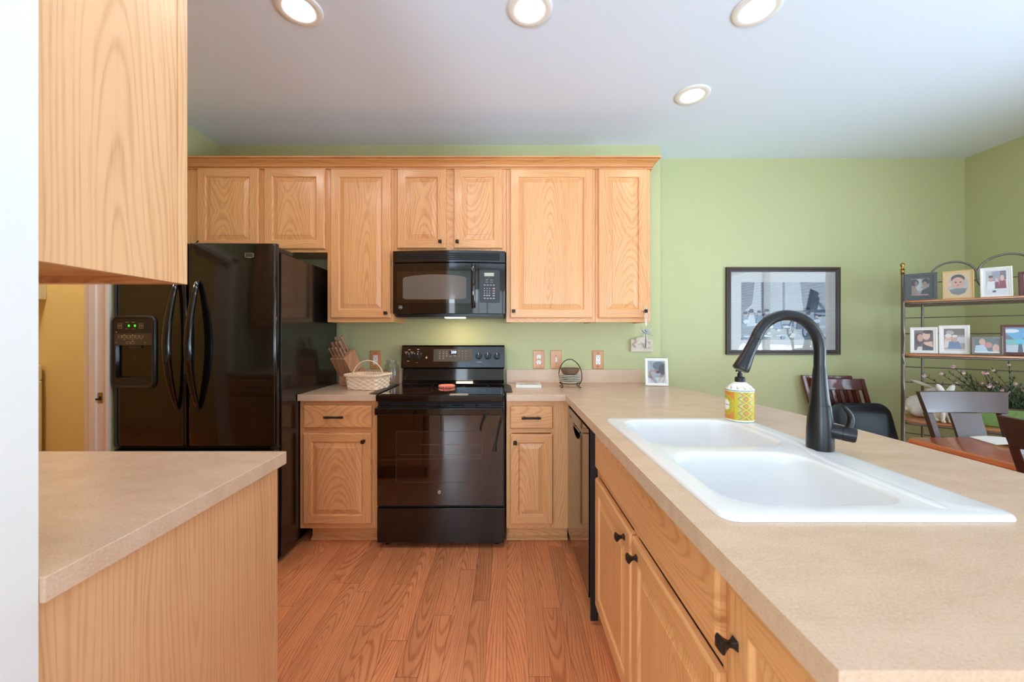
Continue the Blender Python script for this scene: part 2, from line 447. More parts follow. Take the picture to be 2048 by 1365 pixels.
    def door(s, o, u, n, W, Hh, t=0.019, stile=0.055, rail=0.055, mv=0, mh=1, raised=True):
        """frame-and-raised-panel door: o lower corner on the back plane, u across, n outward"""
        o = Vector(o)
        P = lambda a, b, c: o + u * a + Z_ * b + n * c
        def rect(i, j, c): return [P(i, j, c), P(W - i, j, c), P(W - i, Hh - j, c), P(i, Hh - j, c)]
        e = 0.007
        L = [rect(0, 0, 0), rect(0, 0, t - e), rect(e * .45, e * .45, t - e * .3), rect(e, e, t)]
        def edged(lps, c0, c1):
            k0 = len(s.m); s.loops(lps, c0, c1, mi=mv)
            for q in range((len(lps) - 1) * 4):
                if q % 2 == 0: s.m[k0 + q] = mh
        edged(L, True, False)
        st, rl = (stile, rail) if raised else (0.03, 0.03)
        if not raised:
            s.add(rect(e, e, t), [(0, 1, 2, 3)], mh)
            return s
        s.add([P(e, e, t), P(st, e, t), P(st, Hh - e, t), P(e, Hh - e, t)], [(0, 1, 2, 3)], mv)
        s.add([P(W - st, e, t), P(W - e, e, t), P(W - e, Hh - e, t), P(W - st, Hh - e, t)], [(0, 1, 2, 3)], mv)
        s.add([P(st, e, t), P(W - st, e, t), P(W - st, rl, t), P(st, rl, t)], [(0, 1, 2, 3)], mh)
        s.add([P(st, Hh - rl, t), P(W - st, Hh - rl, t), P(W - st, Hh - e, t), P(st, Hh - e, t)], [(0, 1, 2, 3)], mh)
        g = 0.006
        edged([rect(st, rl, t), rect(st + g * .5, rl + g * .5, t - .002), rect(st + g, rl + g, t - .008), rect(st + g + .003, rl + g + .003, t - .009)], False, False)
        a = g + .003; b_ = a + 0.027
        s.loops([rect(st + a, rl + a, t - .009), rect(st + b_, rl + b_, t - .0015), rect(st + b_ + .002, rl + b_ + .002, t)], False, True, mi=mv)
        return s
    def build(s, name, mats, parent=None, root=None, smooth=None, bevel=0, seg=2, org=None):
        me = bpy.data.meshes.new(name)
        o = bpy.data.objects.new(name, me)
        if org is None:
            org = ROOT.get((root or parent).name, Vector((0, 0, 0))) if (root or parent) else Vector((0, 0, 0))
        me.from_pydata([v - org for v in s.v], [], s.f)
        if not isinstance(mats, (list, tuple)): mats = [mats]
        for k in mats: me.materials.append(M[k] if isinstance(k, str) else k)
        for p, mi, in zip(me.polygons, s.m): p.material_index = min(mi, len(mats) - 1)
        if any(c is not None for c in s.c):
            ca = me.color_attributes.new('Col', 'FLOAT_COLOR', 'CORNER')
            for p, c in zip(me.polygons, s.c):
                for li in p.loop_indices: ca.data[li].color = c or (1, 1, 1, 1)
        bm = bmesh.new(); bm.from_mesh(me)
        bmesh.ops.recalc_face_normals(bm, faces=bm.faces)
        bm.to_mesh(me); bm.free()
        if smooth is not None:
            me.polygons.foreach_set('use_smooth', [True] * len(me.polygons))
            me.set_sharp_from_angle(angle=R(smooth))
        me.update()
        if bevel:
            bv = o.modifiers.new('soft_edges', 'BEVEL'); bv.width = bevel; bv.segments = seg; bv.limit_method = 'ANGLE'; bv.angle_limit = R(40)
            bv.harden_normals = False
        COL.objects.link(o)
        if parent is not None:
            o.parent = parent
            ROOT[o.name] = ROOT.get(parent.name, Vector((0, 0, 0)))
        else:
            ROOT[o.name] = org
            o.location = org
        return o
ROOT = {}

def recenter(o, c):
    """move a part's own origin to c so that its wood grain is laid out from its own middle"""
    c = Vector(c); d = c - ROOT[o.name]
    o.data.transform(Matrix.Translation(-d)); o.location = o.location + d; ROOT[o.name] = c
    return o
def tag(o, label=None, cat=None, group=None, kind=None):
    if label: o['label'] = label
    if cat: o['category'] = cat
    if group: o['group'] = group
    if kind: o['kind'] = kind
    return o
def thing(name, label, cat, loc=(0, 0, 0), group=None):
    o = bpy.data.objects.new(name, None); COL.objects.link(o)
    o.empty_display_size = 0.05
    o.location = loc; ROOT[o.name] = Vector(loc)
    return tag(o, label, cat, group)
def single(name, mb, mats, label, cat, loc=None, group=None, **k):
    o = mb.build(name, mats, org=Vector(loc) if loc is not None else None, **k)
    return tag(o, label, cat, group)
def struct(name, mb, mats, parent=None, **k):
    o = mb.build(name, mats, parent, **k)
    if parent is None: o['kind'] = 'structure'
    return o
def copy_tree(o, parent=None, loc=None, rot=None):
    c = o.copy(); COL.objects.link(c); c.parent = parent
    if loc is not None: c.location = loc
    if rot is not None: c.rotation_euler = rot
    for ch in list(o.children): copy_tree(ch, c)
    return c

def catmull(pts, k=8, closed=False):
    pts = [Vector(p) for p in pts]; out = []
    N = len(pts)
    rng = range(N) if closed else range(N - 1)
    for i in rng:
        g = (lambda j: pts[j % N]) if closed else (lambda j: pts[max(0, min(N - 1, j))])
        p0, p1, p2, p3 = g(i - 1), g(i), g(i + 1), g(i + 2)
        for q in range(k):
            t = q / k
            out.append(0.5 * ((2 * p1) + (p2 - p0) * t + (2 * p0 - 5 * p1 + 4 * p2 - p3) * t * t + (3 * p1 - p0 - 3 * p2 + p3) * t ** 3))
    if not closed: out.append(pts[-1])
    return out
def arc(c, r, a0, a1, n, u=X_, v=Z_):
    c = Vector(c)
    return [c + u * (r * math.cos(a0 + (a1 - a0) * i / n)) + v * (r * math.sin(a0 + (a1 - a0) * i / n)) for i in range(n + 1)]
def rrect(x0, x1, y0, y1, r, n=6):
    """rounded rectangle, 2D points counter-clockwise"""
    out = []
    for cx, cy, a in ((x1 - r, y0 + r, -90), (x1 - r, y1 - r, 0), (x0 + r, y1 - r, 90), (x0 + r, y0 + r, 180)):
        for i in range(n + 1):
            t = R(a + 90 * i / n)
            out.append((cx + r * math.cos(t), cy + r * math.sin(t)))
    return out
def slab(outer, holes, z0, z1, mi=0):
    """flat slab from 2D outline with holes"""
    bm = bmesh.new()
    es = []
    for lp in [outer] + holes:
        vv = [bm.verts.new((p[0], p[1], z1)) for p in lp]
        for i in range(len(vv)): es.append(bm.edges.new((vv[i], vv[(i + 1) % len(vv)])))
    bmesh.ops.triangle_fill(bm, edges=es, use_beauty=True)
    bm.verts.index_update()
    mb = MB()
    top = [v.co.copy() for v in bm.verts]; fs = [[v.index for v in f.verts] for f in bm.faces]
    mb.add(top, fs, mi)
    mb.add([Vector((p.x, p.y, z0)) for p in top], [list(reversed(f)) for f in fs], mi)
    bm.free()
    for lp in [outer] + holes:
        n = len(lp)
        mb.add([(p[0], p[1], z0) for p in lp] + [(p[0], p[1], z1) for p in lp], [(i, (i + 1) % n, (i + 1) % n + n, i + n) for i in range(n)], mi)
    return mb

def weld(o, d=0.0002):
    bm = bmesh.new(); bm.from_mesh(o.data)
    bmesh.ops.remove_doubles(bm, verts=bm.verts, dist=d)
    bmesh.ops.recalc_face_normals(bm, faces=bm.faces)
    bm.to_mesh(o.data); bm.free()
def remesh(o, vox=0.004, smooth=6):
    m = o.modifiers.new('one_surface', 'REMESH'); m.mode = 'VOXEL'; m.voxel_size = vox; m.use_smooth_shade = True
    s = o.modifiers.new('soften', 'SMOOTH'); s.iterations = smooth; s.factor = 0.6

def lettering(name, text, size, o, u, v, matk, parent, depth=0.0006, align='CENTER', sx=1.0):
    cu = bpy.data.curves.new(name, 'FONT')
    cu.body = text; cu.size = size; cu.align_x = align; cu.align_y = 'CENTER'; cu.extrude = depth; cu.resolution_u = 2
    tmp = bpy.data.objects.new(name, cu)
    me = bpy.data.meshes.new_from_object(tmp)
    bpy.data.objects.remove(tmp)
    n = u.cross(v).normalized()
    org = ROOT.get(parent.name, Vector((0, 0, 0)))
    for q in me.vertices:
        c = q.co.copy()
        q.co = Vector(o) + u * (c.x * sx) + v * c.y + n * c.z - org
    me.materials.clear(); me.materials.append(M[matk])
    ob = bpy.data.objects.new(name, me); COL.objects.link(ob); ob.parent = parent
    ROOT[ob.name] = org
    return ob

def paint(mb, P, shapes, d0=0.0004, dd=0.0002):
    """flat coloured shapes on a printed picture; P(u,v,d) maps 0..1 coordinates and height to space; clipped to the print"""
    cl = lambda t: max(0.0, min(1.0, t))
    for i, sh in enumerate(shapes):
        k, col = sh[0], rgb(*sh[-1]); mb.col = col
        d = d0 + dd * i
        if k == 'r':
            _, a, b, c, e, _c = sh
            pts = [(a, b), (c, b), (c, e), (a, e)]
        elif k == 'e':
            _, a, b, ra, rb, _c = sh
            pts = [(a + ra * math.cos(2 * PI * q / 20), b + rb * math.sin(2 * PI * q / 20)) for q in range(20)]
        else:
            pts = sh[1]
        mb.add([P(cl(a), cl(b), d) for a, b in pts], [tuple(range(len(pts)))])
    mb.col = None
    return mb

# ================================================================== the room
YB, YD, XL, XR, XC, ZC = 2.921, 3.135, -2.15, 3.68, 1.149, 2.693
YR = -3.2           # rear wall, behind the camera
XLL = -4.7          # far side of the laundry room
struct('floor', MB().box(XLL - .1, XR + .15, YR - .15, YD + .15, -0.06, 0), 'floor')
struct('ceiling', MB().box(XLL - .1, XR + .15, YR - .15, YD + .15, ZC, ZC + .06), 'ceiling')
struct('wall_back', MB().box(-2.265, XC, YB, YD + .12, 0, ZC), 'wall_green')
struct('wall_dining', MB().box(XC, XR + .12, YD, YD + .12, 0, ZC), 'wall_green')
mb = MB()                                                    # right wall with the patio window opening
for b in ((YR, -1.60, 0, ZC), (1.80, YD, 0, ZC), (-1.60, 1.80, 0, .40), (-1.60, 1.80, 2.30, ZC)):
    mb.box(XR, XR + .12, b[0], b[1], b[2], b[3])
struct('wall_right', mb, 'wall_green')
mb = MB()                                                    # left wall with the laundry doorway
for b in ((YR, 1.15, 0, ZC), (2.110, YB, 0, ZC), (1.15, 2.110, 2.05, ZC)):
    mb.box(-2.250, XL, b[0], b[1], b[2], b[3])
struct('wall_left', mb, 'wall_green')
mb = MB()
for b in ((XL, -1.95, 0, ZC), (-.85, 0, 0, ZC), (2.6, XR, 0, ZC), (-1.95, -.85, 0, .6), (-1.95, -.85, 2.3, ZC), (0, 2.6, 0, .6), (0, 2.6, 2.3, ZC)):
    mb.box(b[0], b[1], YR - .12, YR, b[2], b[3])
struct('wall_rear', mb, 'white_paint')
struct('wall_partition', MB().box(XL, -.68, .425, .566, 0, ZC), 'white_paint')
struct('wall_laundry', MB().box(XLL, -2.265, 3.0, 3.1, 0, ZC), 'wall_yellow')
mb = MB(); mb.box(XLL - .1, XLL, .4, 3.1, 0, ZC); mb.box(XLL, -2.25, .4, .5, 0, ZC)
struct('wall_laundry_side', mb, 'wall_yellow')
# laundry doorway: jamb, stop and casing strips, strike plate
mb = MB()
mb.box(-2.268, -2.142, 2.092, 2.110, 0, 2.05)
mb.box(-2.268, -2.142, 1.15, 1.168, 0, 2.05)
mb.box(-2.268, -2.142, 1.168, 2.092, 2.032, 2.05)
dj = struct('door_1', mb, 'trim_white', bevel=.002)
mb = MB(); mb.box(-2.232, -2.196, 2.080, 2.092, 0, 2.032); struct('door_stop', mb, 'trim_white', dj, bevel=.002)
mb = MB(); mb.box(-2.150, -2.134, 2.085, 2.096, 0, 2.10); mb.box(-2.150, -2.134, 1.08, 1.15, 0, 2.10); mb.box(-2.150, -2.134, 1.08, 2.096, 2.05, 2.115)
struct('casing', mb, 'trim_white', dj, bevel=.002)
c = at(197, 797, 2.079)
mb = MB(); mb.box(-2.192, -2.168, 2.0895, 2.092, c.z - .028, c.z + .028); mb.mi = 1
mb.box(-2.186, -2.174, 2.0885, 2.0900, c.z - .012, c.z + .008); mb.box(-2.196, -2.188, 2.080, 2.0895, c.z - .010, c.z - .002)
struct('strike_plate', mb, ['brass', 'slot'], dj)['label'] = 'small brass strike plate'
# baseboards
mb = MB(); mb.box(XC, XR, YD - .014, YD, 0, .10); struct('baseboard_dining', mb, 'trim_white', bevel=.003)
mb = MB(); mb.box(XR - .014, XR, YR, YD - .014, 0, .10); struct('baseboard_right', mb, 'trim_white', bevel=.003)
mb = MB(); mb.box(XL + .001, XR, YR, YR + .014, 0, .10); struct('baseboard_rear', mb, 'trim_white', bevel=.003)

# windows behind the camera and on the right wall (light sources of the room)
def window(name, axis, a0, a1, z0, z1, w, inward, mull):
    fr = MB(); gl = MB(); t = .05
    def bx(m, p0, p1, q0, q1, d0, d1):
        if axis == 'x': m.box(p0, p1, w + d0, w + d1, q0, q1)
        else: m.box(w + d0, w + d1, p0, p1, q0, q1)
    s = inward
    lo, hi = sorted((-.06 * s, .02 * s))
    for r in ((a0, a1, z0, z0 + t), (a0, a1, z1 - t, z1), (a0, a0 + t, z0, z1), (a1 - t, a1, z0, z1)): bx(fr, *r, lo, hi)
    for k in range(1, mull):
        p = a0 + (a1 - a0) * k / mull
        bx(fr, p - .03, p + .03, z0, z1, lo, hi)
    bx(gl, a0 + t, a1 - t, z0 + t, z1 - t, -.035 if s > 0 else .030, -.030 if s > 0 else .035)
    o = struct(name, fr, 'trim_white', bevel=.003)
    struct('pane', gl, 'glass', o)
    return o
w1 = window('window_1', 'y', -1.60, 1.80, .40, 2.30, XR, -1, 3)
mb = MB()
for k in range(46):
    z = .47 + k * .039
    mb.add([(XR - .052, -1.54, z + .004), (XR - .028, -1.54, z - .004), (XR - .028, 1.74, z - .004), (XR - .052, 1.74, z + .004)], [(0, 1, 2, 3)])
struct('blind', mb, 'white_plastic', w1)
window('window_2', 'x', 0, 2.6, .6, 2.3, YR, 1, 3)
window('window_3', 'x', -1.95, -.85, .6, 2.3, YR, 1, 1)  # unseen hall window, added to let fill light in

# ------------------------------------------------------------------ ceiling downlights
def downlight(label, x, y, glow='glow'):
    t = thing('downlight', label, 'ceiling light', (x, y, ZC), 'recessed ceiling lights')
    mb = MB().lathe((x, y, ZC), -Z_, [(.097, 0), (.096, .005), (.090, .008), (.068, .008), (.060, .004), (.052, -.0005)], 40, cap=False)
    mb.build('trim_ring', 'white_plastic', t, smooth=50)
    MB().lathe((x, y, ZC), -Z_, [(.052, .001), (.045, .003), (.02, .004)], 32).build('lens', glow, t, smooth=60)
    return t
downlight('round recessed ceiling light over the fridge side of the aisle', -.906, 1.70)
downlight('round recessed ceiling light at the top centre above the range aisle', .10, 1.70)
downlight('round recessed ceiling light cut by the top edge above the sink', 1.09, 1.70)
downlight('small round recessed ceiling light alone over the peninsula corner', 1.098, 2.309, 'glow_soft')
downlight('unseen recessed ceiling light added behind the hanging foreground cabinet', -1.72, 1.62, 'glow_fill')  # added out of sight to brighten the left cabinets
for x_, y_ in ((-1.30, 1.18), (-.46, 1.25), (.0, .85), (-.906, -.9), (.6, -1.0)):  # unseen downlights added as fill, above and behind the view
    downlight('unseen round recessed ceiling light added to brighten the room', x_, y_, 'glow_fill' if x_ < 0 and y_ > 1 else 'glow')
t = thing('added_globe', 'unseen round ceiling globe added to light the laundry room', 'ceiling light', (-3.3, 1.9, ZC))  # unseen lamp added to light the yellow wall
MB().lathe((-3.3, 1.9, ZC), -Z_, [(.14, 0), (.14, .02)], 32).build('base', 'white_plastic', t)
MB().lathe((-3.3, 1.9, ZC - .02), -Z_, [(.13, 0), (.12, .04), (.08, .075), (.02, .09)], 32).build('globe', 'glow_hall', t, smooth=60)

# ================================================================== cabinets
def knob(o, n, parent, label=None):
    mb = MB().lathe(o, n, [(.0125, 0), (.0115, .002), (.0065, .008), (.006, .012), (.0095, .018), (.0155, .024), (.0155, .027), (.011, .031)], 4, ang=PI / 4)
    return mb.build('knob', 'bronze', parent, bevel=.0012)
def pull(o, u, n, parent, L=.115):
    mb = MB()
    mb.cyl(o - u * (L / 2) + n * .026, o + u * (L / 2) + n * .026, .0062, n=14)
    for s_ in (-1, 1):
        mb.cyl(o + u * (s_ * L * .36), o + u * (s_ * L * .36) + n * .026, .0045, n=10)
        mb.cyl(o + u * (s_ * L * .36 - .006) + n * .026, o + u * (s_ * L * .36 + .006) + n * .026, .0078, n=14)
    return mb.build('handle', 'bronze', parent, smooth=40)

UF = 2.620                                    # face plane of the wall cabinets
def wall_cabinet(label, x0, x1, z0, z1, doors, stiles, bottom=True):
    """doors: (x0,x1,z0,z1,knob side or None,knob z)"""
    t = thing('wall_cabinet', label, 'kitchen cabinet', ((x0 + x1) / 2, YB, z0), 'oak wall cabinets along the back wall')
    mb = MB()
    g = .0006
    mb.box(x0 + g, x0 + .016, UF + .018, YB - .001, z0, z1, 0); mb.box(x1 - .016, x1 - g, UF + .018, YB - .001, z0, z1, 0)
    mb.box(x0 + .016, x1 - .016, UF + .018, YB - .001, z0 + .012, z0 + .028, 1)
    mb.box(x0 + .016, x1 - .016, UF + .018, YB - .001, z1 - .016, z1, 1)
    mb.box(x0 + .016, x1 - .016, YB - .012, YB - .001, z0 + .028, z1 - .016, 0)
    mb.build('carcass', ['oak_zy', 'oak_x'], t)
    mb = MB()
    w = .040
    mb.box(x0 + g, x0 + w, UF, UF + .018, z0, z1, 0); mb.box(x1 - w, x1 - g, UF, UF + .018, z0, z1, 0)
    mb.box(x0 + w, x1 - w, UF + .0004, UF + .018, z0, z0 + w, 1); mb.box(x0 + w, x1 - w, UF + .0004, UF + .018, z1 - w, z1, 1)
    for a, b in stiles: mb.box(a, b, UF + .0002, UF + .018, z0 + w, z1 - w, 0)
    mb.build('face_frame', ['oak_z', 'oak_x'], t, bevel=.0008)
    for (a, b, c_, d, ks, kz) in doors:
        dr = MB().door((a, UF - .0005, c_), X_, -Y_, b - a, d - c_).build('door', ['oak_z', 'oak_x'], t); recenter(dr, ((a + b) / 2, UF, (c_ + d) / 2))
        if ks is not None: knob(V(ks, UF - .0195, kz), -Y_, dr)
    return t
sU = F / UF * 1.0
ux = lambda px: (px - CX) * 2.600 / F
uz = lambda py: H - (py - CY) * 2.600 / F
ZT = 2.402
xs = [XL + .002, (655 - CX) * UF / F, (788 - CX) * UF / F, (1012.5 - CX) * UF / F, (1190.5 - CX) * UF / F, (1300 - CX) * UF / F]
zs, zt = 1.357, 1.827
wall_cabinet('short oak wall cabinet with two doors above the black refrigerator', xs[0], xs[1], zs + .47, ZT,
             [(ux(393), ux(516), uz(498), uz(336), None, 0), (ux(527), ux(649), uz(498), uz(336), None, 0)], [(xs[0] + .039, ux(400)), (ux(512), ux(531))])
wall_cabinet('tall narrow oak wall cabinet between refrigerator and microwave', xs[1], xs[2], zs, ZT,
             [(ux(660), ux(781), uz(636.5), uz(337), ux(772.5), uz(627))], [])
wall_cabinet('short oak wall cabinet with two knobbed doors above the microwave', xs[2], xs[3], zt, ZT,
             [(ux(793.5), ux(892), uz(497), uz(337), ux(881), uz(484.5)), (ux(907), ux(1005), uz(497), uz(337), ux(915), uz(484.5))], [(ux(890), ux(909))])
wall_cabinet('wide tall oak wall cabinet right of the microwave', xs[3], xs[4], zs, ZT,
             [(ux(1020), ux(1185), uz(636.5), uz(337), ux(1027), uz(623))], [])
wall_cabinet('narrow oak wall cabinet at the right end with an ornament on its knob', xs[4], xs[5], zs, ZT,
             [(ux(1197), ux(1295), uz(636.5), uz(337), ux(1289.5), uz(623))], [])
# crown moulding, mitred around the right end
prof = [(0, 0), (.012, 0), (.012, .006), (.007, .007), (.007, .011), (.017, .012), (.018, .017), (.012, .019), (.015, .026), (.022, .035), (.034, .043), (.044, .047), (.044, .051), (.040, .052), (.040, .056), (.054, .057), (.054, .066), (0, .066)]
z0c = ZT - .018
mb = MB()
P0 = [V(XL + .002, UF - d, z0c + h) for d, h in prof]
P1 = [V(xs[5] + d, UF - d, z0c + h) for d, h in prof]
P2 = [V(xs[5] + d, YB - .001, z0c + h) for d, h in prof]
mb.loops([P0, P1], True, False); mb.loops([P1, P2], False, True)
single('crown_moulding', mb, 'crown', 'stepped oak crown moulding running along the tops of the wall cabinets', 'moulding', (0, UF, ZT))

# base cabinets on the back wall
BF = 2.360
bx_ = lambda px: (px - CX) * 2.341 / F
bz_ = lambda py: H - (py - CY) * 2.341 / F
def base_cabinet(label, x0, x1, doors, drawers, filler=None):
    t = thing('base_cabinet', label, 'kitchen cabinet', ((x0 + x1) / 2, BF, 0), 'oak base cabinets')
    mb = MB(); g = .0006
    xr = filler or x1
    mb.box(x0 + g, x0 + .016, BF + .018, YB - .022, .10, .876, 0); mb.box(x1 - .016, x1 - g, BF + .018, YB - .022, .10, .876, 0)
    mb.box(x0 + .016, x1 - .016, BF + .018, YB - .022, .10, .116, 1); mb.box(x0 + .016, x1 - .016, YB - .034, YB - .022, .116, .876, 0)
    mb.build('carcass', ['oak_zy', 'oak_x'], t)
    mb = MB(); w = .036
    mb.box(x0 + g, x0 + w, BF, BF + .018, .10, .876, 0); mb.box(x1 - w, xr - g, BF, BF + .018, .10, .876, 0)
    for a, b in ((.10, .14), (.836, .876), (.678, .71)): mb.box(x0 + w, x1 - w, BF + .0004, BF + .018, a, b, 1)
    mb.build('face_frame', ['oak_z', 'oak_x'], t, bevel=.0008)
    for (a, b, c_, d, kx, kz) in doors:
        dr = MB().door((a, BF - .0005, c_), X_, -Y_, b - a, d - c_, stile=.050, rail=.050).build('door', ['oak_z', 'oak_x'], t); recenter(dr, ((a + b) / 2, BF, (c_ + d) / 2))
        knob(V(kx, BF - .0195, kz), -Y_, dr)
    for (a, b, c_, d, kx, kz) in drawers:
        dr = MB().door((a, BF - .0005, c_), X_, -Y_, b - a, d - c_, raised=False).build('drawer', ['oak_x', 'oak_x'], t); recenter(dr, ((a + b) / 2, BF, (c_ + d) / 2))
        pull(V(kx, BF - .0195, kz), X_, -Y_, dr)
    kx0 = x0 + .04 if x0 < -1 else x0
    MB().box(kx0 + g, xr - g, BF + .07, BF + .086, 0.001, .0995).build('toe_kick', 'oak_x', t)
    pr = [(0, 0), (.018, 0), (.017, .010), (.008, .016), (.004, .020), (0, .020)]
    MB().loops([[V(kx0 + g, BF + .070 - d, h + .001) for d, h in pr], [V(xr - g, BF + .070 - d, h + .001) for d, h in pr]]).build('shoe_moulding', 'oak_x', t)
    return t
base_cabinet('oak base cabinet between the refrigerator and the range', -1.252, -.782,
             [(bx_(605), bx_(742), bz_(1049.5), bz_(867), bx_(728), bz_(882.5))], [(bx_(606), bx_(743), bz_(857), bz_(811.5), bx_(670.5), bz_(834))])
base_cabinet('narrow oak base cabinet in the corner right of the range', -.004, .300,
             [(bx_(1020), bx_(1106), bz_(1050), bz_(869), bx_(1030), bz_(885))], [(bx_(1020), bx_(1106), bz_(858.5), bz_(813), bx_(1062), bz_(835.5))], filler=.376)

# peninsula base units, faces look towards the aisle (-X)
PF = .395
def side_cabinet(label, y0, y1, doors, drawers, name='base_cabinet'):
    t = thing(name, label, 'kitchen cabinet', (PF, (y0 + y1) / 2, 0), 'oak base cabinets')
    mb = MB(); g = .0006
    mb.box(PF + .018, 1.0, y0 + g, y0 + .016, .10, .876, 1); mb.box(PF + .018, 1.0, y1 - .016, y1 - g, .10, .876, 1)
    mb.box(PF + .018, 1.0, y0 + .016, y1 - .016, .10, .116, 1)
    mb.build('carcass', ['oak_z', 'oak_x'], t)
    mb = MB(); w = .030
    mb.box(PF, PF + .018, y0 + g, y0 + w, .10, .876, 0); mb.box(PF, PF + .018, y1 - w, y1 - g, .10, .876, 0)
    for a, b in ((.10, .14), (.836, .876), (.664, .700)): mb.box(PF + .0004, PF + .018, y0 + w, y1 - w, a, b, 1)
    mb.box(PF + .0004, PF + .018, (y0 + y1) / 2 - .02, (y0 + y1) / 2 + .02, .14, .664, 0)
    mb.build('face_frame', ['oak_zy', 'oak_y'], t, bevel=.0008)
    for (a, b, c_, d, ky, kz) in doors:
        dr = MB().door((PF - .0005, a, c_), Y_, -X_, b - a, d - c_).build('door', ['oak_zy', 'oak_y'], t); recenter(dr, (PF, (a + b) / 2, (c_ + d) / 2))
        knob(V(PF - .0195, ky, kz), -X_, dr)
    for (a, b, c_, d) in drawers:
        recenter(MB().door((PF - .0005, a, c_), Y_, -X_, b - a, d - c_, raised=False).build('false_drawer_front', ['oak_y', 'oak_y'], t), (PF, (a + b) / 2, (c_ + d) / 2))
    MB().box(PF + .07, PF + .086, y0 + g, y1 - g, .001, .0995).build('toe_kick', 'oak_y', t)
    return t
side_cabinet('oak sink cabinet under the white sink with two doors', .682, 1.700,
             [(1.193, 1.668, .115, .660, 1.248, .622), (.700, 1.181, .115, .660, 1.128, .622)], [(.700, 1.668, .704, .848)], name='sink_cabinet')
side_cabinet('oak base cabinet at the near end of the peninsula with one black knob', .430, .680,
             [(.447, .664, .115, .848, .640, .760)], [])
single('peninsula_back_panel', MB().box(1.002, 1.020, .425, 2.915, .001, .8755), 'oak_zy', 'oak panel closing the dining side of the peninsula', 'panel', (1.01, 1.6, 0))

# foreground cabinets on the left
t = thing('base_cabinet', 'oak base cabinet in the left foreground showing its plain end panel', 'kitchen cabinet', (-.69, .9, 0), 'oak base cabinets')
recenter(MB().box(-.708, -.690, .568, 1.150, .001, .8755).build('end_panel', 'oak_pale', t), (-.69, .86, .1))
mb = MB(); mb.box(-2.13, -.709, .568, 1.150, .10, .8755); mb.build('carcass', 'oak_zy', t)
mb = MB(); mb.box(-.727, -.6885, 1.1505, 1.170, .10, .8755, 2)
for a in (-2.13, -1.68, -1.21): mb.box(a, a + .04, 1.1505, 1.170, .10, .8755, 0)
for a, b in ((.10, .14), (.835, .8755), (.67, .70)): mb.box(-2.09, -.727, 1.1505, 1.1695, a, b, 1)
mb.build('face_frame', ['oak_z', 'oak_x', 'oak_pale'], t)
for a in (-2.11, -1.655, -1.19):
    dr = MB().door((a, 1.1705, .115), X_, Y_, .445, .55).build('door', ['oak_z', 'oak_x'], t)
    knob(V(a + .40, 1.1895, .61), Y_, dr)
    dw = MB().door((a, 1.1705, .705), X_, Y_, .445, .14, raised=False).build('drawer', ['oak_x', 'oak_x'], t)
    pull(V(a + .22, 1.1895, .775), X_, Y_, dw)
MB().box(-2.12, -.75, 1.08, 1.10, .001, .0995).build('toe_kick', 'oak_x', t)
t = thing('wall_cabinet', 'oak wall cabinet hanging in the left foreground showing its plain end', 'kitchen cabinet', (-.69, .7, 1.376), 'oak wall cabinets in the foreground')
recenter(MB().box(-.702, -.686, .568, .811, 1.376, 2.46).build('end_panel', 'oak_pale', t), (-.69, .70, 1.5))
mb = MB(); mb.box(-2.13, -.703, .568, .811, 1.390, 2.46); mb.build('carcass', 'oak_zy', t)
mb = MB(); mb.box(-.722, -.6845, .8112, .835, 1.376, 2.46, 2)
for a in (-2.13, -1.44): mb.box(a, a + .04, .8112, .830, 1.376, 2.46, 0)
for a, b in ((1.376, 1.415), (2.42, 2.46)): mb.box(-2.09, -.722, .8112, .8345, a, b, 1)
mb.build('face_frame', ['oak_z', 'oak_x', 'oak_pale'], t)
for a in (-2.11, -1.415):
    dr = MB().door((a, .8355, 1.40), X_, Y_, .685, 1.0).build('door', ['oak_z', 'oak_x'], t)
    knob(V(a + .05, .8545, 1.44), Y_, dr)

# ------------------------------------------------------------------ worktops
SX0, SX1, SY0, SY1 = .410, .982, .735, 1.630             # sink rim
worktop = [(-.003, 2.920), (-.003, 2.328), (.349, 2.328), (.349, .410), (1.320, .410), (1.320, 1.660), (1.300, 1.860), (1.245, 2.222), (1.140, 2.790), (1.130, 2.920)]
hole = rrect(SX0 + .025, SX1 - .025, SY0 + .025, SY1 - .025, .05, 4)
t = thing('worktop', 'beige laminate worktop running round the corner and along the peninsula', 'countertop', (.8, 1.5, .876), 'beige laminate worktops')
slab(worktop, [hole], .876, .914).build('counter_slab', 'laminate', t, bevel=.0012)
MB().box(-.003, 1.010, 2.901, 2.920, .914, 1.014).build('backsplash', 'laminate', t, bevel=.0015)
t = thing('worktop', 'short beige laminate worktop between the refrigerator and the range', 'countertop', (-1.0, 2.6, .876), 'beige laminate worktops')
MB().box(-1.252, -.780, 2.328, 2.920, .876, .914).build('counter_slab', 'laminate', t, bevel=.0015)
MB().box(-1.252, -.780, 2.901, 2.920, .914, 1.014).build('backsplash', 'laminate', t, bevel=.0015)
single('worktop', MB().box(XL + .001, -.672, .567, 1.189, .876, .914), 'laminate', 'beige laminate worktop in the left foreground below the hanging oak cabinet', 'countertop', (-1.4, .9, .876), 'beige laminate worktops', bevel=.0015)

# ------------------------------------------------------------------ sink
def flat_loop(x0, x1, y0, y1, r, z, n=8): return [V(a, b, z) for a, b in rrect(x0, x1, y0, y1, r, n)]
t = thing('sink', 'white double bowl drop-in kitchen sink set in the peninsula', 'sink', ((SX0 + SX1) / 2, (SY0 + SY1) / 2, .914))
zt_ = .9245
bowls = [(.452, .846, .785, 1.150, .085), (.452, .893, 1.205, 1.590, .085)]
top = slab(rrect(SX0 + .010, SX1 - .010, SY0 + .010, SY1 - .010, .022, 8), [rrect(*b, 8) for b in bowls], zt_ - .0001, zt_)
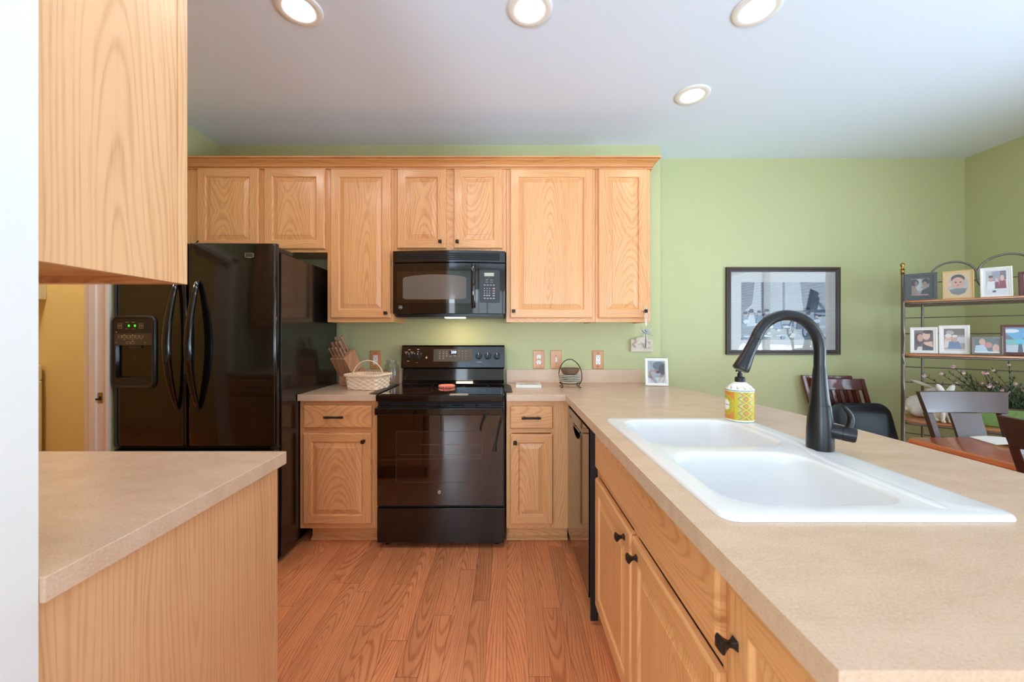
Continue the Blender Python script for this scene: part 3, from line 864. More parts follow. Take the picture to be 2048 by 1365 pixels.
# keep only the top sheet of that slab
keep = MB(); keep.v = top.v
for f, m_ in zip(top.f, top.m):
    if all(abs(top.v[i].z - zt_) < 1e-6 for i in f): keep.f.append(f); keep.m.append(0); keep.c.append(None)
top = keep
def rimloop(ins, z): return flat_loop(SX0 + ins, SX1 - ins, SY0 + ins, SY1 - ins, max(.004, .032 - ins), z)
top.loops([rimloop(.010, zt_), rimloop(.005, zt_ - .0015), rimloop(.0015, zt_ - .005), rimloop(0, .9145), rimloop(.02, .9142)], False, False)
def bowl_loops(b, prof):
    x0, x1, y0, y1, r = b
    return [[V(p[0], p[1], z) for p in rrect(x0 + i, x1 - i, y0 + i, y1 - i, max(.02, r - i * .4), 8)] for i, z in prof]
pr = [(0, zt_), (.003, zt_ - .0008), (.007, zt_ - .004), (.010, zt_ - .010), (.013, zt_ - .03), (.022, zt_ - .12), (.030, zt_ - .155), (.045, zt_ - .178), (.07, zt_ - .190), (.12, zt_ - .194)]
for b in bowls: top.loops(bowl_loops(b, pr), False, True)
so = top.build('basin', 'sink', t, smooth=35); weld(so)
for b in bowls:
    MB().lathe(((b[0] + b[1]) / 2, (b[2] + b[3]) / 2, zt_ - .1935), Z_, [(.042, 0), (.042, .003), (.032, .003), (.026, -.004), (.0, -.004)], 28).build('drain', 'steel', t, smooth=40)
# raised bead along the tap ledge
bead = catmull([(.866, .76, zt_ - .006), (.868, .80, zt_ - .0005), (.872, .95, zt_), (.884, 1.10, zt_), (.915, 1.20, zt_), (.930, 1.32, zt_), (.932, 1.48, zt_ - .0005), (.932, 1.54, zt_ - .006)], 8)
MB().tube(bead, .0034, 16, flat=4.0).build('ledge_bead', 'sink', t, smooth=60)

# ------------------------------------------------------------------ faucet
fx, fy, fz = .943, 1.175, zt_ + .0005
t = thing('faucet', 'matte black high-arc pull-down faucet standing on the sink ledge', 'faucet', (fx, fy, fz))
MB().lathe((fx, fy, fz), Z_, [(.034, 0), (.0345, .01), (.034, .05), (.0325, .085), (.029, .115), (.0275, .132)], 40).build('base', 'faucet', t, smooth=50)
fp = lambda px, py: V((px - CX) * fy / F, fy, H - (py - CY) * fy / F)
cen = fp(1573.5, 702)
ra = .107
neck = [V(fx, fy, fz + .132), V(fx, fy, fz + .20), V(fx, fy, fz + .26), V(fx, fy, cen.z - .02)]
arcp = [V(cen.x + ra * math.cos(a) * .93, fy, cen.z + ra * math.sin(a)) for a in [R(x) for x in range(0, 161, 10)]]
head0 = arcp[-1]
pts = catmull([V(fx, fy, fz + .1325), V(fx - .001, fy, fz + .18), V(fx - .001, fy, fz + .24), V(cen.x + ra * .93, fy, cen.z - .03)] + arcp, 4)
rad = [max(.0155, .0265 - .011 * min(1, i / 9)) for i in range(len(pts))]
MB().tube(pts, rad, 24).build('spout', 'faucet', t, smooth=60)
d = (arcp[-1] - arcp[-2]).normalized(); d = (d + V(-.12, 0, -.02)).normalized()
tip = fp(1481, 739)
d = (tip - head0).normalized(); Lh = (tip - head0).length
hd = MB().lathe(head0 + d * .001, d, [(.0152, 0), (.0158, .002), (.0158, .02), (.0175, Lh * .5), (.0215, Lh * .8), (.0232, Lh * .95), (.0225, Lh)], 32).build('spray_head', 'faucet', t, smooth=50)
MB().lathe(head0 + d * (Lh + .0004), d, [(.019, 0), (.018, .003)], 24).build('nozzle', 'black_soft', hd)
# side valve and lever
hc = V(fx + .012, fy - .010, H - (858 - CY) * fy / F)
hd_ = V(.80, -.60, -.14).normalized()
MB().lathe(hc, hd_, [(.0205, 0), (.0215, .02), (.0215, .034), (.0205, .0345), (.0205, .0360), (.0215, .0365), (.0215, .062), (.019, .067)], 28).build('valve_body', 'faucet', t, smooth=40)
lb = hc + hd_ * .048
lv = catmull([lb + V(0, 0, .012), lb + V(.008, 0, .035), lb + V(.006, 0, .055), lb + V(-.006, 0, .072), lb + V(-.014, 0, .080)], 6)
MB().tube(lv, [.009 - .0035 * i / (len(lv) - 1) for i in range(len(lv))], 12, flat=1.3).build('lever', 'faucet', t, smooth=60)

# ================================================================== refrigerator
FX0, FX1, FY = -2.140, -1.256, 2.105
t = thing('refrigerator', 'glossy black french door refrigerator with an ice and water dispenser', 'refrigerator', ((FX0 + FX1) / 2, 2.5, 0))
MB().box(FX0 + .004, FX1, 2.172, 2.880, .03, 1.727).build('body', 'fridge_side', t, bevel=.004)
mb = MB().box(FX0 + .015, FX1 - .012, 2.150, 2.172, .05, 1.722); mb.build('gasket', 'black_matte', t)
def fridge_door(name, x0, x1, z0, z1, hole=None):
    n = 14; cx = (FX0 + FX1) / 2; hw = (FX1 - FX0) / 2
    yf = lambda x: FY + .010 * ((x - cx) / hw) ** 2
    def col(x, e):
        return [V(x, 2.148, z0 + .002), V(x, yf(x) + .008 + e, z0 + .002), V(x, yf(x) + .002 + e, z0 + .006), V(x, yf(x) + e, z0 + .014),
                V(x, yf(x) + e, z1 - .014), V(x, yf(x) + .002 + e, z1 - .006), V(x, yf(x) + .008 + e, z1 - .002), V(x, 2.148, z1 - .002)]
    xs_ = [x0, x0 + .002, x0 + .006, x0 + .014] + [x0 + .014 + (x1 - x0 - .028) * i / n for i in range(1, n)] + [x1 - .014, x1 - .006, x1 - .002, x1]
    es = [.016, .008, .003, 0] + [0] * (n - 1) + [0, .003, .008, .016]
    return MB().loops([col(x, e) for x, e in zip(xs_, es)]).build(name, 'fridge_black', t, smooth=35)
SPL = -1.7305
dl = fridge_door('door', FX0, SPL - .004, .664, 1.771)
dr = fridge_door('door', SPL + .004, FX1, .664, 1.771)
fz_ = fridge_door('freezer_drawer', FX0, FX1, .085, .648)
def fridge_handle(x, parent):
    pts = [V(x, FY + .004, 1.560), V(x, FY - .012, 1.548)]
    for i in range(1, 16):
        a = PI * i / 16
        pts.append(V(x, FY - .014 - .058 * math.sin(a), 1.548 - .665 * i / 16))
    pts += [V(x, FY - .012, .883), V(x, FY + .004, .871)]
    r = [.011] + [.0125 + .009 * math.sin(PI * min(1, max(0, (i - 1) / 16))) for i in range(1, len(pts) - 1)] + [.011]
    MB().tube(pts, r, 16, flat=.8, up=X_).build('handle', 'fridge_black', parent, smooth=60)
fridge_handle(-1.776, dl); fridge_handle(-1.664, dr)
mb = MB(); mb.tube([V(-2.02, FY + .004, .60), V(-2.02, FY - .04, .60), V(-1.38, FY - .04, .60), V(-1.38, FY + .004, .60)], .013, 14)
mb.build('handle', 'fridge_black', fz_, smooth=50)
# hinge covers and top trim
mb = MB(); mb.prism([V(FX1 - .085, 2.12, 1.7275), V(FX1 - .005, 2.12, 1.7275), V(FX1 - .005, 2.30, 1.7275), V(FX1 - .05, 2.34, 1.7275), V(FX1 - .085, 2.30, 1.7275)], V(0, 0, .030))
mb.build('hinge_cover', 'black_soft', t, bevel=.006)
mb = MB(); mb.prism([V(FX0 + .085, 2.12, 1.7275), V(FX0 + .005, 2.12, 1.7275), V(FX0 + .005, 2.30, 1.7275), V(FX0 + .05, 2.34, 1.7275), V(FX0 + .085, 2.30, 1.7275)], V(0, 0, .030))
mb.build('hinge_cover', 'black_soft', t, bevel=.006)
mb = MB(); mb.box(FX1 - .03, FX1 - .004, 2.118, 2.165, .649, .663); mb.cyl((FX1 - .017, 2.13, .64), (FX1 - .017, 2.13, .672), .009); mb.build('middle_hinge', 'black_soft', t, bevel=.002)
for x_, y_ in ((FX0 + .06, 2.22), (FX1 - .06, 2.22), (FX0 + .06, 2.8), (FX1 - .06, 2.8)):
    MB().cyl((x_, y_, 0.0005), (x_, y_, .03), .022).build('foot', 'black_matte', t)
MB().box(FX0 + .02, FX1 - .02, 2.12, 2.17, .03, .08).build('kick_grille', 'black_matte', t)
# dispenser
dp = lambda px, py, y=FY: at(px, py, y)
a, b = dp(225, 778), dp(313, 631)
def ring(ins, y, r): return [V(p[0], y, p[1]) for p in rrect(a.x + ins, b.x - ins, a.z + ins, b.z - ins, r, 7)]
c0, c1 = dp(232, 763), dp(299, 691)            # recess
mb = MB()
yb = FY + .012
mb.loops([ring(0, yb, .035), ring(0, FY - .003, .035), ring(.004, FY - .010, .033), ring(.010, FY - .012, .028), ring(.018, FY - .008, .022)], False, False, 0)
inner = [(p[0], p[1]) for p in rrect(a.x + .018, b.x - .018, a.z + .018, b.z - .018, .022, 7)]
fs_ = slab(inner, [[(c0.x + .006, c0.z + .02), (c1.x + .018, c0.z + .02), (c1.x + .018, c1.z), (c0.x + .006, c1.z)]], 0, 1)
sheet = [f for f in fs_.f if all(abs(fs_.v[i].z - 1) < 1e-6 for i in f)]
mb.add([V(p.x, FY - .008, p.y) for p in fs_.v], sheet, 0)
dsp = mb.build('dispenser', 'black_soft', dl, smooth=40)
rx0, rx1, rz0, rz1 = c0.x + .006, c1.x + .018, c0.z + .02, c1.z
mb = MB()
mb.add([V(rx0, FY - .008, rz0), V(rx1, FY - .008, rz0), V(rx1, FY - .008, rz1), V(rx0, FY - .008, rz1), V(rx0 + .01, FY + .035, rz0 + .02), V(rx1 - .01, FY + .035, rz0 + .02), V(rx1 - .01, FY + .040, rz1), V(rx0 + .01, FY + .040, rz1)],
       [(0, 1, 5, 4), (1, 2, 6, 5), (2, 3, 7, 6), (3, 0, 4, 7), (4, 5, 6, 7)])
mb.build('dispenser_recess', 'black_gloss', dl)
mb = MB(); xm = (rx0 + rx1) / 2
mb.tube(catmull([V(xm, FY + .02, rz1 - .01), V(xm + .005, FY + .010, rz1 - .06), V(xm - .005, FY + .022, rz0 + .05)], 5), [.022] * 6 + [.026] * 5, 12, flat=.3, up=X_)
mb.build('paddle', 'black_gloss', dl, smooth=50)
mb = MB(); mb.box(xm - .030, xm + .035, FY - .004, FY + .03, rz1 - .016, rz1 - .001); mb.build('spout', 'panel_grey', dl, bevel=.003)
# control panel printing
mb = MB(); p0, p1 = dp(232, 691), dp(299, 667); mb.box(p0.x, p1.x + .02, FY - .0090, FY - .0078, p0.z, p1.z); mb.build('button_strip', 'panel_grey', dl)
mb = MB(); mb.mi = 0
def hollow(mb, x0, x1, z0, z1, y, w=.0010, mi=0):
    for q in ((x0, x1, z0, z0 + w), (x0, x1, z1 - w, z1), (x0, x0 + w, z0, z1), (x1 - w, x1, z0, z1)):
        mb.box(q[0], q[1], y - .0004, y, q[2], q[3], mi)
yp = FY - .0091
mb.col = rgb(206, 176, 140)
for px in (243.3, 285.3):
    for py in (649.4, 655.2):
        q = dp(px, py); hollow(mb, q.x - .011, q.x + .011, q.z - .0065, q.z + .0065, yp)
        mb.box(q.x - .003, q.x + .003, yp - .0004, yp, q.z - .001, q.z + .001)
for i in range(6):
    q = dp(243.5 + i * 8.4, 673.7); hollow(mb, q.x - .0108, q.x + .0108, q.z - .0058, q.z + .0058, yp)
    if i: mb.box(q.x - .007, q.x + .007, yp - .0004, yp, q.z - .0125, q.z - .0115)
    if i in (1, 3): mb.box(q.x - .005, q.x + .005, yp - .0004, yp, q.z - .0165, q.z - .0155)
for i in range(2):
    q = dp(259.8 + i * 8.6, 686); hollow(mb, q.x - .0108, q.x + .0108, q.z - .0055, q.z + .0055, yp)
for px in (257.5, 270):
    q = dp(px, 645); mb.box(q.x - .008, q.x + .008, yp - .0004, yp, q.z - .001, q.z + .001)
    q = dp(px, 658.3); mb.box(q.x - .010, q.x + .010, yp - .0004, yp, q.z - .0006, q.z + .0006)
for px in (236, 293):
    q = dp(px, 686); mb.box(q.x - .002, q.x + .002, yp - .0004, yp, q.z - .002, q.z + .002)
q = dp(236, 665); mb.add([V(q.x - .005, yp - .0003, q.z + .003), V(q.x + .005, yp - .0003, q.z + .003), V(q.x, yp - .0003, q.z - .003)], [(0, 1, 2)])
mb.build('button_print', 'print', dl)
mb = MB()
for px in (261, 273):
    q = dp(px, 652); mb.box(q.x - .0045, q.x + .0045, yp - .0004, yp, q.z - .0055, q.z + .0055)
q = dp(252, 671)
for px, py in ((252, 670.4), (268.5, 670.4), (268.5, 682.4)):
    q = dp(px, py); mb.box(q.x - .002, q.x + .002, yp - .0004, yp, q.z - .001, q.z + .001)
mb.build('lit_digits', 'display_green', dl)
# badge
q = at(499, 511, FY + .004)
mb = MB(); mb.prism([V(q.x - .023, q.y + .001, q.z + .012), V(q.x + .023, q.y + .001, q.z + .012), V(q.x + .023, q.y + .001, q.z - .010), V(q.x, q.y + .001, q.z - .0145), V(q.x - .023, q.y + .001, q.z - .010)], V(0, -.004, 0))
bd = mb.build('badge', 'steel', dr)
MB().box(q.x - .0195, q.x + .0195, q.y - .0036, q.y - .0030, q.z - .0085, q.z + .0095).build('badge_field', 'black_gloss', dr)
lettering('lettering', 'MAYTAG', .0085, V(q.x, q.y - .0037, q.z + .0005), X_, Z_, 'steel', dr)
# little wire stand on top of the refrigerator
q = at(388, 482, 2.24); zt2 = 1.7275
mb = MB()
mb.tube([V(q.x - .05, 2.22, zt2 + .003), V(q.x - .012, 2.25, zt2 + .055), V(q.x + .01, 2.26, zt2 + .09)], .0035, 8)
mb.tube([V(q.x + .02, 2.22, zt2 + .003), V(q.x - .012, 2.25, zt2 + .055)], .0035, 8)
mb.tube([V(q.x - .015, 2.32, zt2 + .003), V(q.x - .012, 2.25, zt2 + .055)], .0035, 8)
mb.tube([V(q.x - .045, 2.222, zt2 + .010), V(q.x + .018, 2.222, zt2 + .010)], .003, 8)
single('plate_easel', mb, 'wrought', 'tiny black wire easel standing on top of the refrigerator', 'easel', (q.x, 2.25, zt2), smooth=60)

# ================================================================== microwave
t = thing('microwave', 'black over-the-range microwave oven under the short wall cabinet', 'microwave oven', (-.38, 2.7, 1.41))
MX0, MX1, MZ0, MZ1 = -.7530, -.0130, 1.410, 1.8255
mc, mw_ = (MX0 + MX1) / 2, (MX1 - MX0) / 2
yf = lambda x: 2.545 + .030 * ((x - mc) / mw_) ** 2
mz = lambda py: H - (py - CY) * 2.555 / F
mx_ = lambda px: (px - CX) * 2.555 / F
def front_strip(x0, x1, z0, z1, off, back, n=12, e=.003):
    """curved front piece: off = how far it stands proud of the front curve, back = y of its rear"""
    cols_ = []
    for i in range(n + 1):
        x = x0 + (x1 - x0) * i / n
        y = yf(x) - off
        cols_.append([V(x, back, z0), V(x, y + e, z0), V(x, y, z0 + e), V(x, y, z1 - e), V(x, y + e, z1), V(x, back, z1)])
    return cols_
mb = MB(); mb.box(MX0 + .002, MX1 - .002, 2.62, 2.915, MZ0 + .005, MZ1 - .002); mb.box(MX0 + .01, MX1 - .01, 2.64, 2.90, 1.392, MZ0 + .004)
mb.build('case', 'black_soft', t, bevel=.002)
zv = mz(525.6)
mb = MB().loops(front_strip(MX0, MX1, zv + .0015, MZ1, 0, 2.6195)); vt = mb.build('vent_panel', 'black_gloss', t, smooth=35)
mb = MB()
for k in range(4):
    zc_ = mz(507.6 + k * 4.05)
    mb.loops(front_strip(mx_(794.5), mx_(999), zc_ - .0042, zc_ + .0042, .0006, 2.60, e=.0003))
mb.build('vent_slots', 'slot', vt)
mb = MB()
for k in range(3):
    zc_ = mz(509.6 + k * 4.05)
    mb.loops(front_strip(mx_(794.5), mx_(999), zc_ - .0016, zc_ + .0006, .0030, 2.60, e=.0006))
mb.build('vent_louvre', 'black_gloss', vt, smooth=35)
xd = mx_(957)
md = MB().loops(front_strip(MX0, xd - .001, MZ0, zv - .0015, 0, 2.6195)).build('door', 'black_gloss', t, smooth=35)
mp = MB().loops(front_strip(xd + .001, MX1, MZ0, zv - .0015, 0, 2.6195)).build('control_panel', 'black_gloss', t, smooth=35)
def curved_poly(pts, off, thick=.0008):
    mb = MB()
    n = len(pts)
    f = [V(x, yf(x) - off - thick, z) for x, z in pts]
    c = V(sum(p[0] for p in pts) / n, 0, sum(p[1] for p in pts) / n)
    # fan of columns: split into vertical strips for a curved front
    xs_ = sorted(set(round(p[0], 5) for p in pts))
    def zr(x):
        zz = []
        for i in range(n):
            (xa, za), (xb, zb) = pts[i], pts[(i + 1) % n]
            if abs(xa - xb) < 1e-9:
                if abs(xa - x) < 1e-5: zz += [za, zb]
                continue
            if min(xa, xb) - 1e-6 <= x <= max(xa, xb) + 1e-6: zz.append(za + (zb - za) * (x - xa) / (xb - xa))
        return min(zz), max(zz)
    N = 24; x0, x1 = xs_[0], xs_[-1]
    grid = [x0 + (x1 - x0) * i / N for i in range(N + 1)]
    grid = sorted(set(grid + xs_))
    vv = []
    for x in grid:
        a_, b_ = zr(x); y = yf(x) - off - thick
        vv += [V(x, y, a_), V(x, y, b_)]
    mb.add(vv, [(2 * i, 2 * i + 2, 2 * i + 3, 2 * i + 1) for i in range(len(grid) - 1)])
    return mb
wb0 = rrect(mx_(792), mx_(957) - .004, mz(607), mz(543), .018, 5)
curved_poly(wb0, .0008).build('window_border', 'black_glass', md, smooth=60)
# grey see-through area with an arched top and a slightly arched bottom
pts = []
gx0, gx1 = mx_(805), mx_(933)
for i in range(25):
    u = -1 + 2 * i / 24; pts.append((gx0 + (gx1 - gx0) * (u + 1) / 2, mz(599.5) + .0035 * (u * u) ** 1.0 + (.006 if abs(u) > .99 else 0)))
for i in range(25):
    u = 1 - 2 * i / 24; pts.append((gx0 + (gx1 - gx0) * (u + 1) / 2, mz(549.6) - .018 * (u * u) - (.006 if abs(u) > .99 else 0)))
curved_poly(pts, .0020).build('window', 'grey_window', md, smooth=60)
# handle
hx = mx_(947.5)
pts = [V(hx, yf(hx) + .002, mz(532)), V(hx, yf(hx) - .020, mz(531))] + [V(hx, yf(hx) - .020 - .018 * math.sin(PI * i / 10), mz(531) + (mz(615) - mz(531)) * i / 10) for i in range(1, 10)] + [V(hx, yf(hx) - .020, mz(615)), V(hx, yf(hx) + .002, mz(614))]
MB().tube(pts, [.014] * 2 + [.0150] * 9 + [.014] * 2, 14, flat=.75, up=X_).build('handle', 'black_gloss', md, smooth=60)
curved_poly(rrect(mx_(958) + .002, mx_(999.5), mz(606), mz(540), .012, 5), .0008).build('keypad', 'mw_panel', mp, smooth=60)
yk = lambda x: yf(x) - .0022
q0, q1 = V(mx_(968.6), 0, mz(552.8)), V(mx_(988), 0, mz(546))
MB().box(q0.x, q1.x, yk(q0.x) - .0006, yk(q1.x) + .001, q0.z, q1.z).build('lcd', 'lcd', mp)
mb = MB()
def key(px, py, w, h, c=(176, 178, 174)):
    mb.col = rgb(*c); x, z = mx_(px), mz(py)
    mb.box(x - w, x + w, yk(x) - .0006, yk(x) + .0004, z - h, z + h)
for px in (973.5, 983):
    for py in (560, 564.5): key(px, py, .0098, .0030, (120, 122, 120)); key(px, py, .0075, .0010, (206, 208, 204))
for px in (969.5, 975.5, 981.5, 987.5): key(px, 570.5, .006, .0022)
for r_ in range(3):
    for px in (969, 974, 979): key(px, 577.2 + r_ * 4.7, .0026, .0022, (196, 196, 192))
for r_ in range(4): key(987.5, 577.2 + r_ * 4.8, .0075, .0035, (150, 152, 150) if r_ != 1 else (190, 110, 104))
for px in (969, 974, 978.6): key(px, 591.3, .0055, .0028)
for px in (969.5, 975.5, 981.5, 987.5): key(px, 597, .0062, .0028)
key(977, 556.3, .012, .0006, (130, 132, 130))
mb.build('key_print', 'print', mp)
def round_badge(px, py, mxf, mzf, y, r, parent):
    x, z = mxf(px), mzf(py)
    MB().lathe((x, y + .002, z), -Y_, [(r, 0), (r, .0035), (r * .86, .0045), (r * .8, .0035)], 28, cap=False).build('badge', 'steel', parent, smooth=50)
    MB().lathe((x, y + .001, z), -Y_, [(r * .82, 0), (r * .82, .0030)], 28).build('badge_field', 'steel' if r < .011 else 'mw_panel', parent)
    lettering('lettering', 'GE', r * .85, V(x, y - .0026, z), X_, Z_, 'black_matte' if r < .011 else 'white_plastic', parent)
round_badge(799.8, 615.2, mx_, mz, yf(mx_(799.8)) - .001, .0135, md)
# under-side light
q = at(911, 633.5, 2.70)
mb = MB(); mb.box(q.x - .068, q.x + .068, 2.655, 2.735, 1.3885, 1.3915); mb.build('task_light', 'glow_warm', t, bevel=.001)

# ================================================================== range
t = thing('range', 'black freestanding electric range with a glass cooktop', 'stove', (-.396, 2.55, 0))
RX0, RX1 = -.775, -.0125
MB().box(RX0, RX1, 2.350, 2.880, .035, .875).build('body', 'black_soft', t, bevel=.002)
mb = MB(); mb.box(RX0, RX1 - .004, 2.300, 2.830, .8765, .9165); ct = mb.build('cooktop_frame', 'black_gloss', t, bevel=.004)
mb = MB(); mb.box(RX0 + .022, RX1 - .022, 2.318, 2.80, .9168, .9190); gl = mb.build('cooktop_glass', 'black_glass', t, bevel=.001)
mb = MB()
for cx_, cy_, r in ((-.58, 2.46, .11), (-.21, 2.46, .085), (-.58, 2.69, .075), (-.21, 2.69, .09), (-.40, 2.69, .05)):
    n = 48
    for k in range(n):
        a0, a1 = 2 * PI * k / n, 2 * PI * (k + 1) / n
        mb.add([V(cx_ + math.cos(a0) * r, cy_ + math.sin(a0) * r, .9192), V(cx_ + math.cos(a1) * r, cy_ + math.sin(a1) * r, .9192),
                V(cx_ + math.cos(a1) * (r - .003), cy_ + math.sin(a1) * (r - .003), .9192), V(cx_ + math.cos(a0) * (r - .003), cy_ + math.sin(a0) * (r - .003), .9192)], [(0, 1, 2, 3)])
mb.build('burner_ring', 'panel_grey', gl)
rx = lambda px, y=2.313: (px - CX) * y / F
rz = lambda py, y=2.313: H - (py - CY) * y / F
mb = MB(); mb.box(RX0 + .01, RX1 - .01, 2.330, 2.3495, rz(813), .8755); mb.build('vent_gap', 'slot', t)
mb = MB()
for a_, b_ in ((778, 800), (851, 874), (880, 904), (928, 950), (957, 981)):
    MB().box(rx(a_), rx(b_), 2.322, 2.3298, rz(812.5), rz(810.5)).build('vent_slat', 'black_soft', t, bevel=.001)
mb = MB(); mb.box(RX0 + .004, RX1 - .006, 2.313, 2.349, rz(1012), rz(813.5)); od = mb.build('oven_door', 'black_glass', t, bevel=.003)
mb = MB(); mb.box(RX0 - .000, RX1 - .006, 2.277, 2.3125, rz(829), rz(814.5)); mb.build('handle', 'black_gloss', od, bevel=.006, seg=3)
w0 = (rx(792), rx(965), rz(966), rz(863))
mb = MB(); o_ = rrect(w0[0], w0[1], w0[2], w0[3], .008, 4); mb.prism([V(a_, 2.3128, b_) for a_, b_ in o_], V(0, -.0004, 0)); mb.build('window', 'oven_window', od)
mb = MB(); i_ = rrect(w0[0] + .0018, w0[1] - .0018, w0[2] + .0018, w0[3] - .0018, .007, 4)
n = len(o_); mb.add([V(a_, 2.3120, b_) for a_, b_ in o_] + [V(a_, 2.3120, b_) for a_, b_ in i_], [(k, (k + 1) % n, n + (k + 1) % n, n + k) for k in range(n)]); mb.build('window_outline', 'panel_grey', od)
mb = MB()
for py, a_, b_ in ((909.8, 800, 964), (890, 840, 964), (918.5, 795, 964)): mb.box(rx(a_), rx(b_), 2.3119, 2.3123, rz(py) - .0007, rz(py) + .0007)
mb.build('rack_line', 'oven_line', od)
round_badge(878.6, 985, rx, rz, 2.3125, .0105, od)
# two black child-lock straps on the door
s0 = V(rx(973), 2.3125, rz(826)); 
mb = MB(); mb.tube(catmull([s0 + V(0, -.036, .002), s0 + V(-.004, -.040, -.012), s0 + V(-.022, -.028, -.045), s0 + V(-.034, -.012, -.085), s0 + V(-.034, -.006, -.105)], 5), .0062, 10, flat=.4, up=X_)
mb.ball(s0 + V(0, -.038, .004), .007); mb.build('strap', 'black_matte', od, smooth=60)
s1 = V(rx(1004), 2.3125, rz(828))
mb = MB(); mb.tube(catmull([s1 + V(0, -.034, .004), s1 + V(-.004, -.034, -.03), s1 + V(-.022, -.018, -.10), s1 + V(-.040, -.008, -.190), s1 + V(-.044, -.006, -.222)], 5), [.006] * 15 + [.007, .009, .012, .0125, .0125, .0125], 10, flat=.4, up=X_)
mb.build('strap', 'black_matte', od, smooth=60)
mb = MB(); mb.box(RX0 + .004, RX1 - .006, 2.313, 2.349, .036, rz(1017)); mb.build('storage_drawer', 'black_gloss', t, bevel=.004)
mb = MB(); mb.box(RX0 + .01, RX1 - .012, 2.325, 2.3495, rz(1016.5), rz(1012.2)); mb.build('drawer_gap', 'slot', t)
for x_ in (RX0 + .05, RX1 - .05):
    for y_ in (2.38, 2.84): MB().cyl((x_, y_, .0005), (x_, y_, .035), .016).build('foot', 'black_matte', t)
# backguard: riser and tilted control panel
BY = 2.815
gx = lambda px: (px - CX) * BY / F
gz = lambda py: H - (py - CY) * BY / F
mb = MB(); x0, x1 = gx(805), gx(1008)
sec = [(2.800, .9200), (2.815, .936), (2.822, .945), (2.830, gz(738)), (2.880, gz(738)), (2.880, .9200)]
mb.loops([[V(x0, y, z) for y, z in sec], [V(x1, y, z) for y, z in sec]]); mb.build('riser', 'black_gloss', t, bevel=.003)
x0, x1 = gx(801.5), gx(1009)
z0, z1 = gz(738) + .001, gz(691.5)
tl = .032                                          # the face leans back by this much at the top
prof = [(BY + .010, z0), (BY, z0 + .006), (BY + tl, z1 - .006), (BY + tl + .008, z1), (2.895, z1), (2.895, z0)]
mb = MB(); mb.loops([[V(x0, y, z) for y, z in prof], [V(x1, y, z) for y, z in prof]]); cp = mb.build('control_panel', 'black_gloss', t, bevel=.004, seg=3)
pn = V(0, -(z1 - z0), tl).normalized(); pu = V(0, tl, z1 - z0).normalized()
def pp(px, py, off=0):
    v_ = (738 - py) / (738 - 691.5)
    base = V(gx(px), BY + tl * v_, z0 + (z1 - z0) * v_)
    return base + (-Y_ * (z1 - z0) + Z_ * -0).normalized() * 0 + V(0, -(z1 - z0), tl).normalized() * off
nrm = V(0, -(z1 - z0), tl).normalized()
def tpanel(mb, a_, b_, c_, d_, off, th=.0006):
    P = [pp(a_, d_, off), pp(b_, d_, off), pp(b_, c_, off), pp(a_, c_, off)]
    mb.prism(P, nrm * th)
mb = MB(); tpanel(mb, 866, 943.5, 699, 724, .0002, .0012); mb.build('touch_panel', 'panel_grey', cp)
mb = MB(); tpanel(mb, 897.5, 913, 702.5, 710, .0016, .0004); mb.build('clock_display', 'slot', cp)
lettering('lit_clock_digits', '200', .026, pp(906.6, 705.6, .0024), X_, pu, 'display_blue', cp, depth=.0002)
mb = MB(); mb.col = rgb(150, 140, 130)
def dash(px, py, w=1.6, h=.35, off=.0016): tpanel(mb, px - w, px + w, py - h, py + h, off, .0003)
for i, px in enumerate((878.5, 886, 892.5)):
    for j, py in enumerate((703.8, 708.6, 713.6, 718.2)):
        if i == 2 and j == 3: continue
        dash(px, py); 
        if j: dash(px, py - 1.3)
for px in (917.3, 924, 931.2):
    for py in (702.8, 708.2, 713.2, 717.8):
        if (px, py) != (917.3, 717.8): dash(px, py, .5, .8)
dash(900.5, 713.5, 2); dash(909, 712.2, 2.4); dash(909, 714, 1)
mb.col = rgb(206, 202, 196)
for px, py, w in ((816.8, 700.2, 2.4), (835, 699.5, 2.4), (811, 705, 3), (822.5, 705, 3), (834.8, 704.2, 1.6), (810.5, 708, 1), (823, 708, 1), (827.5, 708, 1.4), (841, 708, 1), (815.5, 723.2, 2), (815.5, 726.8, 2.4), (833.4, 726.5, 1.8), (852.2, 714, .6)):
    dash(px, py, w, .55, .0003)
mb.add([pp(850, 715.5, .0006), pp(854.4, 715.5, .0006), pp(852.2, 718.5, .0006)], [(0, 1, 2)])
for px in (957, 975.5, 994):
    for k in range(9):
        a_ = R(-120 + k * 30); 
dash(958, 725, 5.5, .2, .0003)
mb.build('panel_print', 'print', cp)
for px in (817.8, 835.8, 957, 975.5, 994):
    c = pp(px, 713, 0); 
    kn = MB().lathe(c + nrm * .0005, nrm, [(.0240, 0), (.0240, .004), (.0220, .010), (.0200, .013)], 32).build('knob', 'black_soft', cp, smooth=35)
    k2 = MB(); k2.obox(c + nrm * .013 - X_ * .0065 - pu * .0205, X_ * .013, pu * .041, nrm * .012); k2.build('knob_grip', 'black_gloss', kn, bevel=.003)
    k3 = MB(); k3.obox(c + nrm * .0253 - X_ * .0012 + pu * .006, X_ * .0024, pu * .013, nrm * .0003); k3.build('pointer', 'white_plastic', kn)

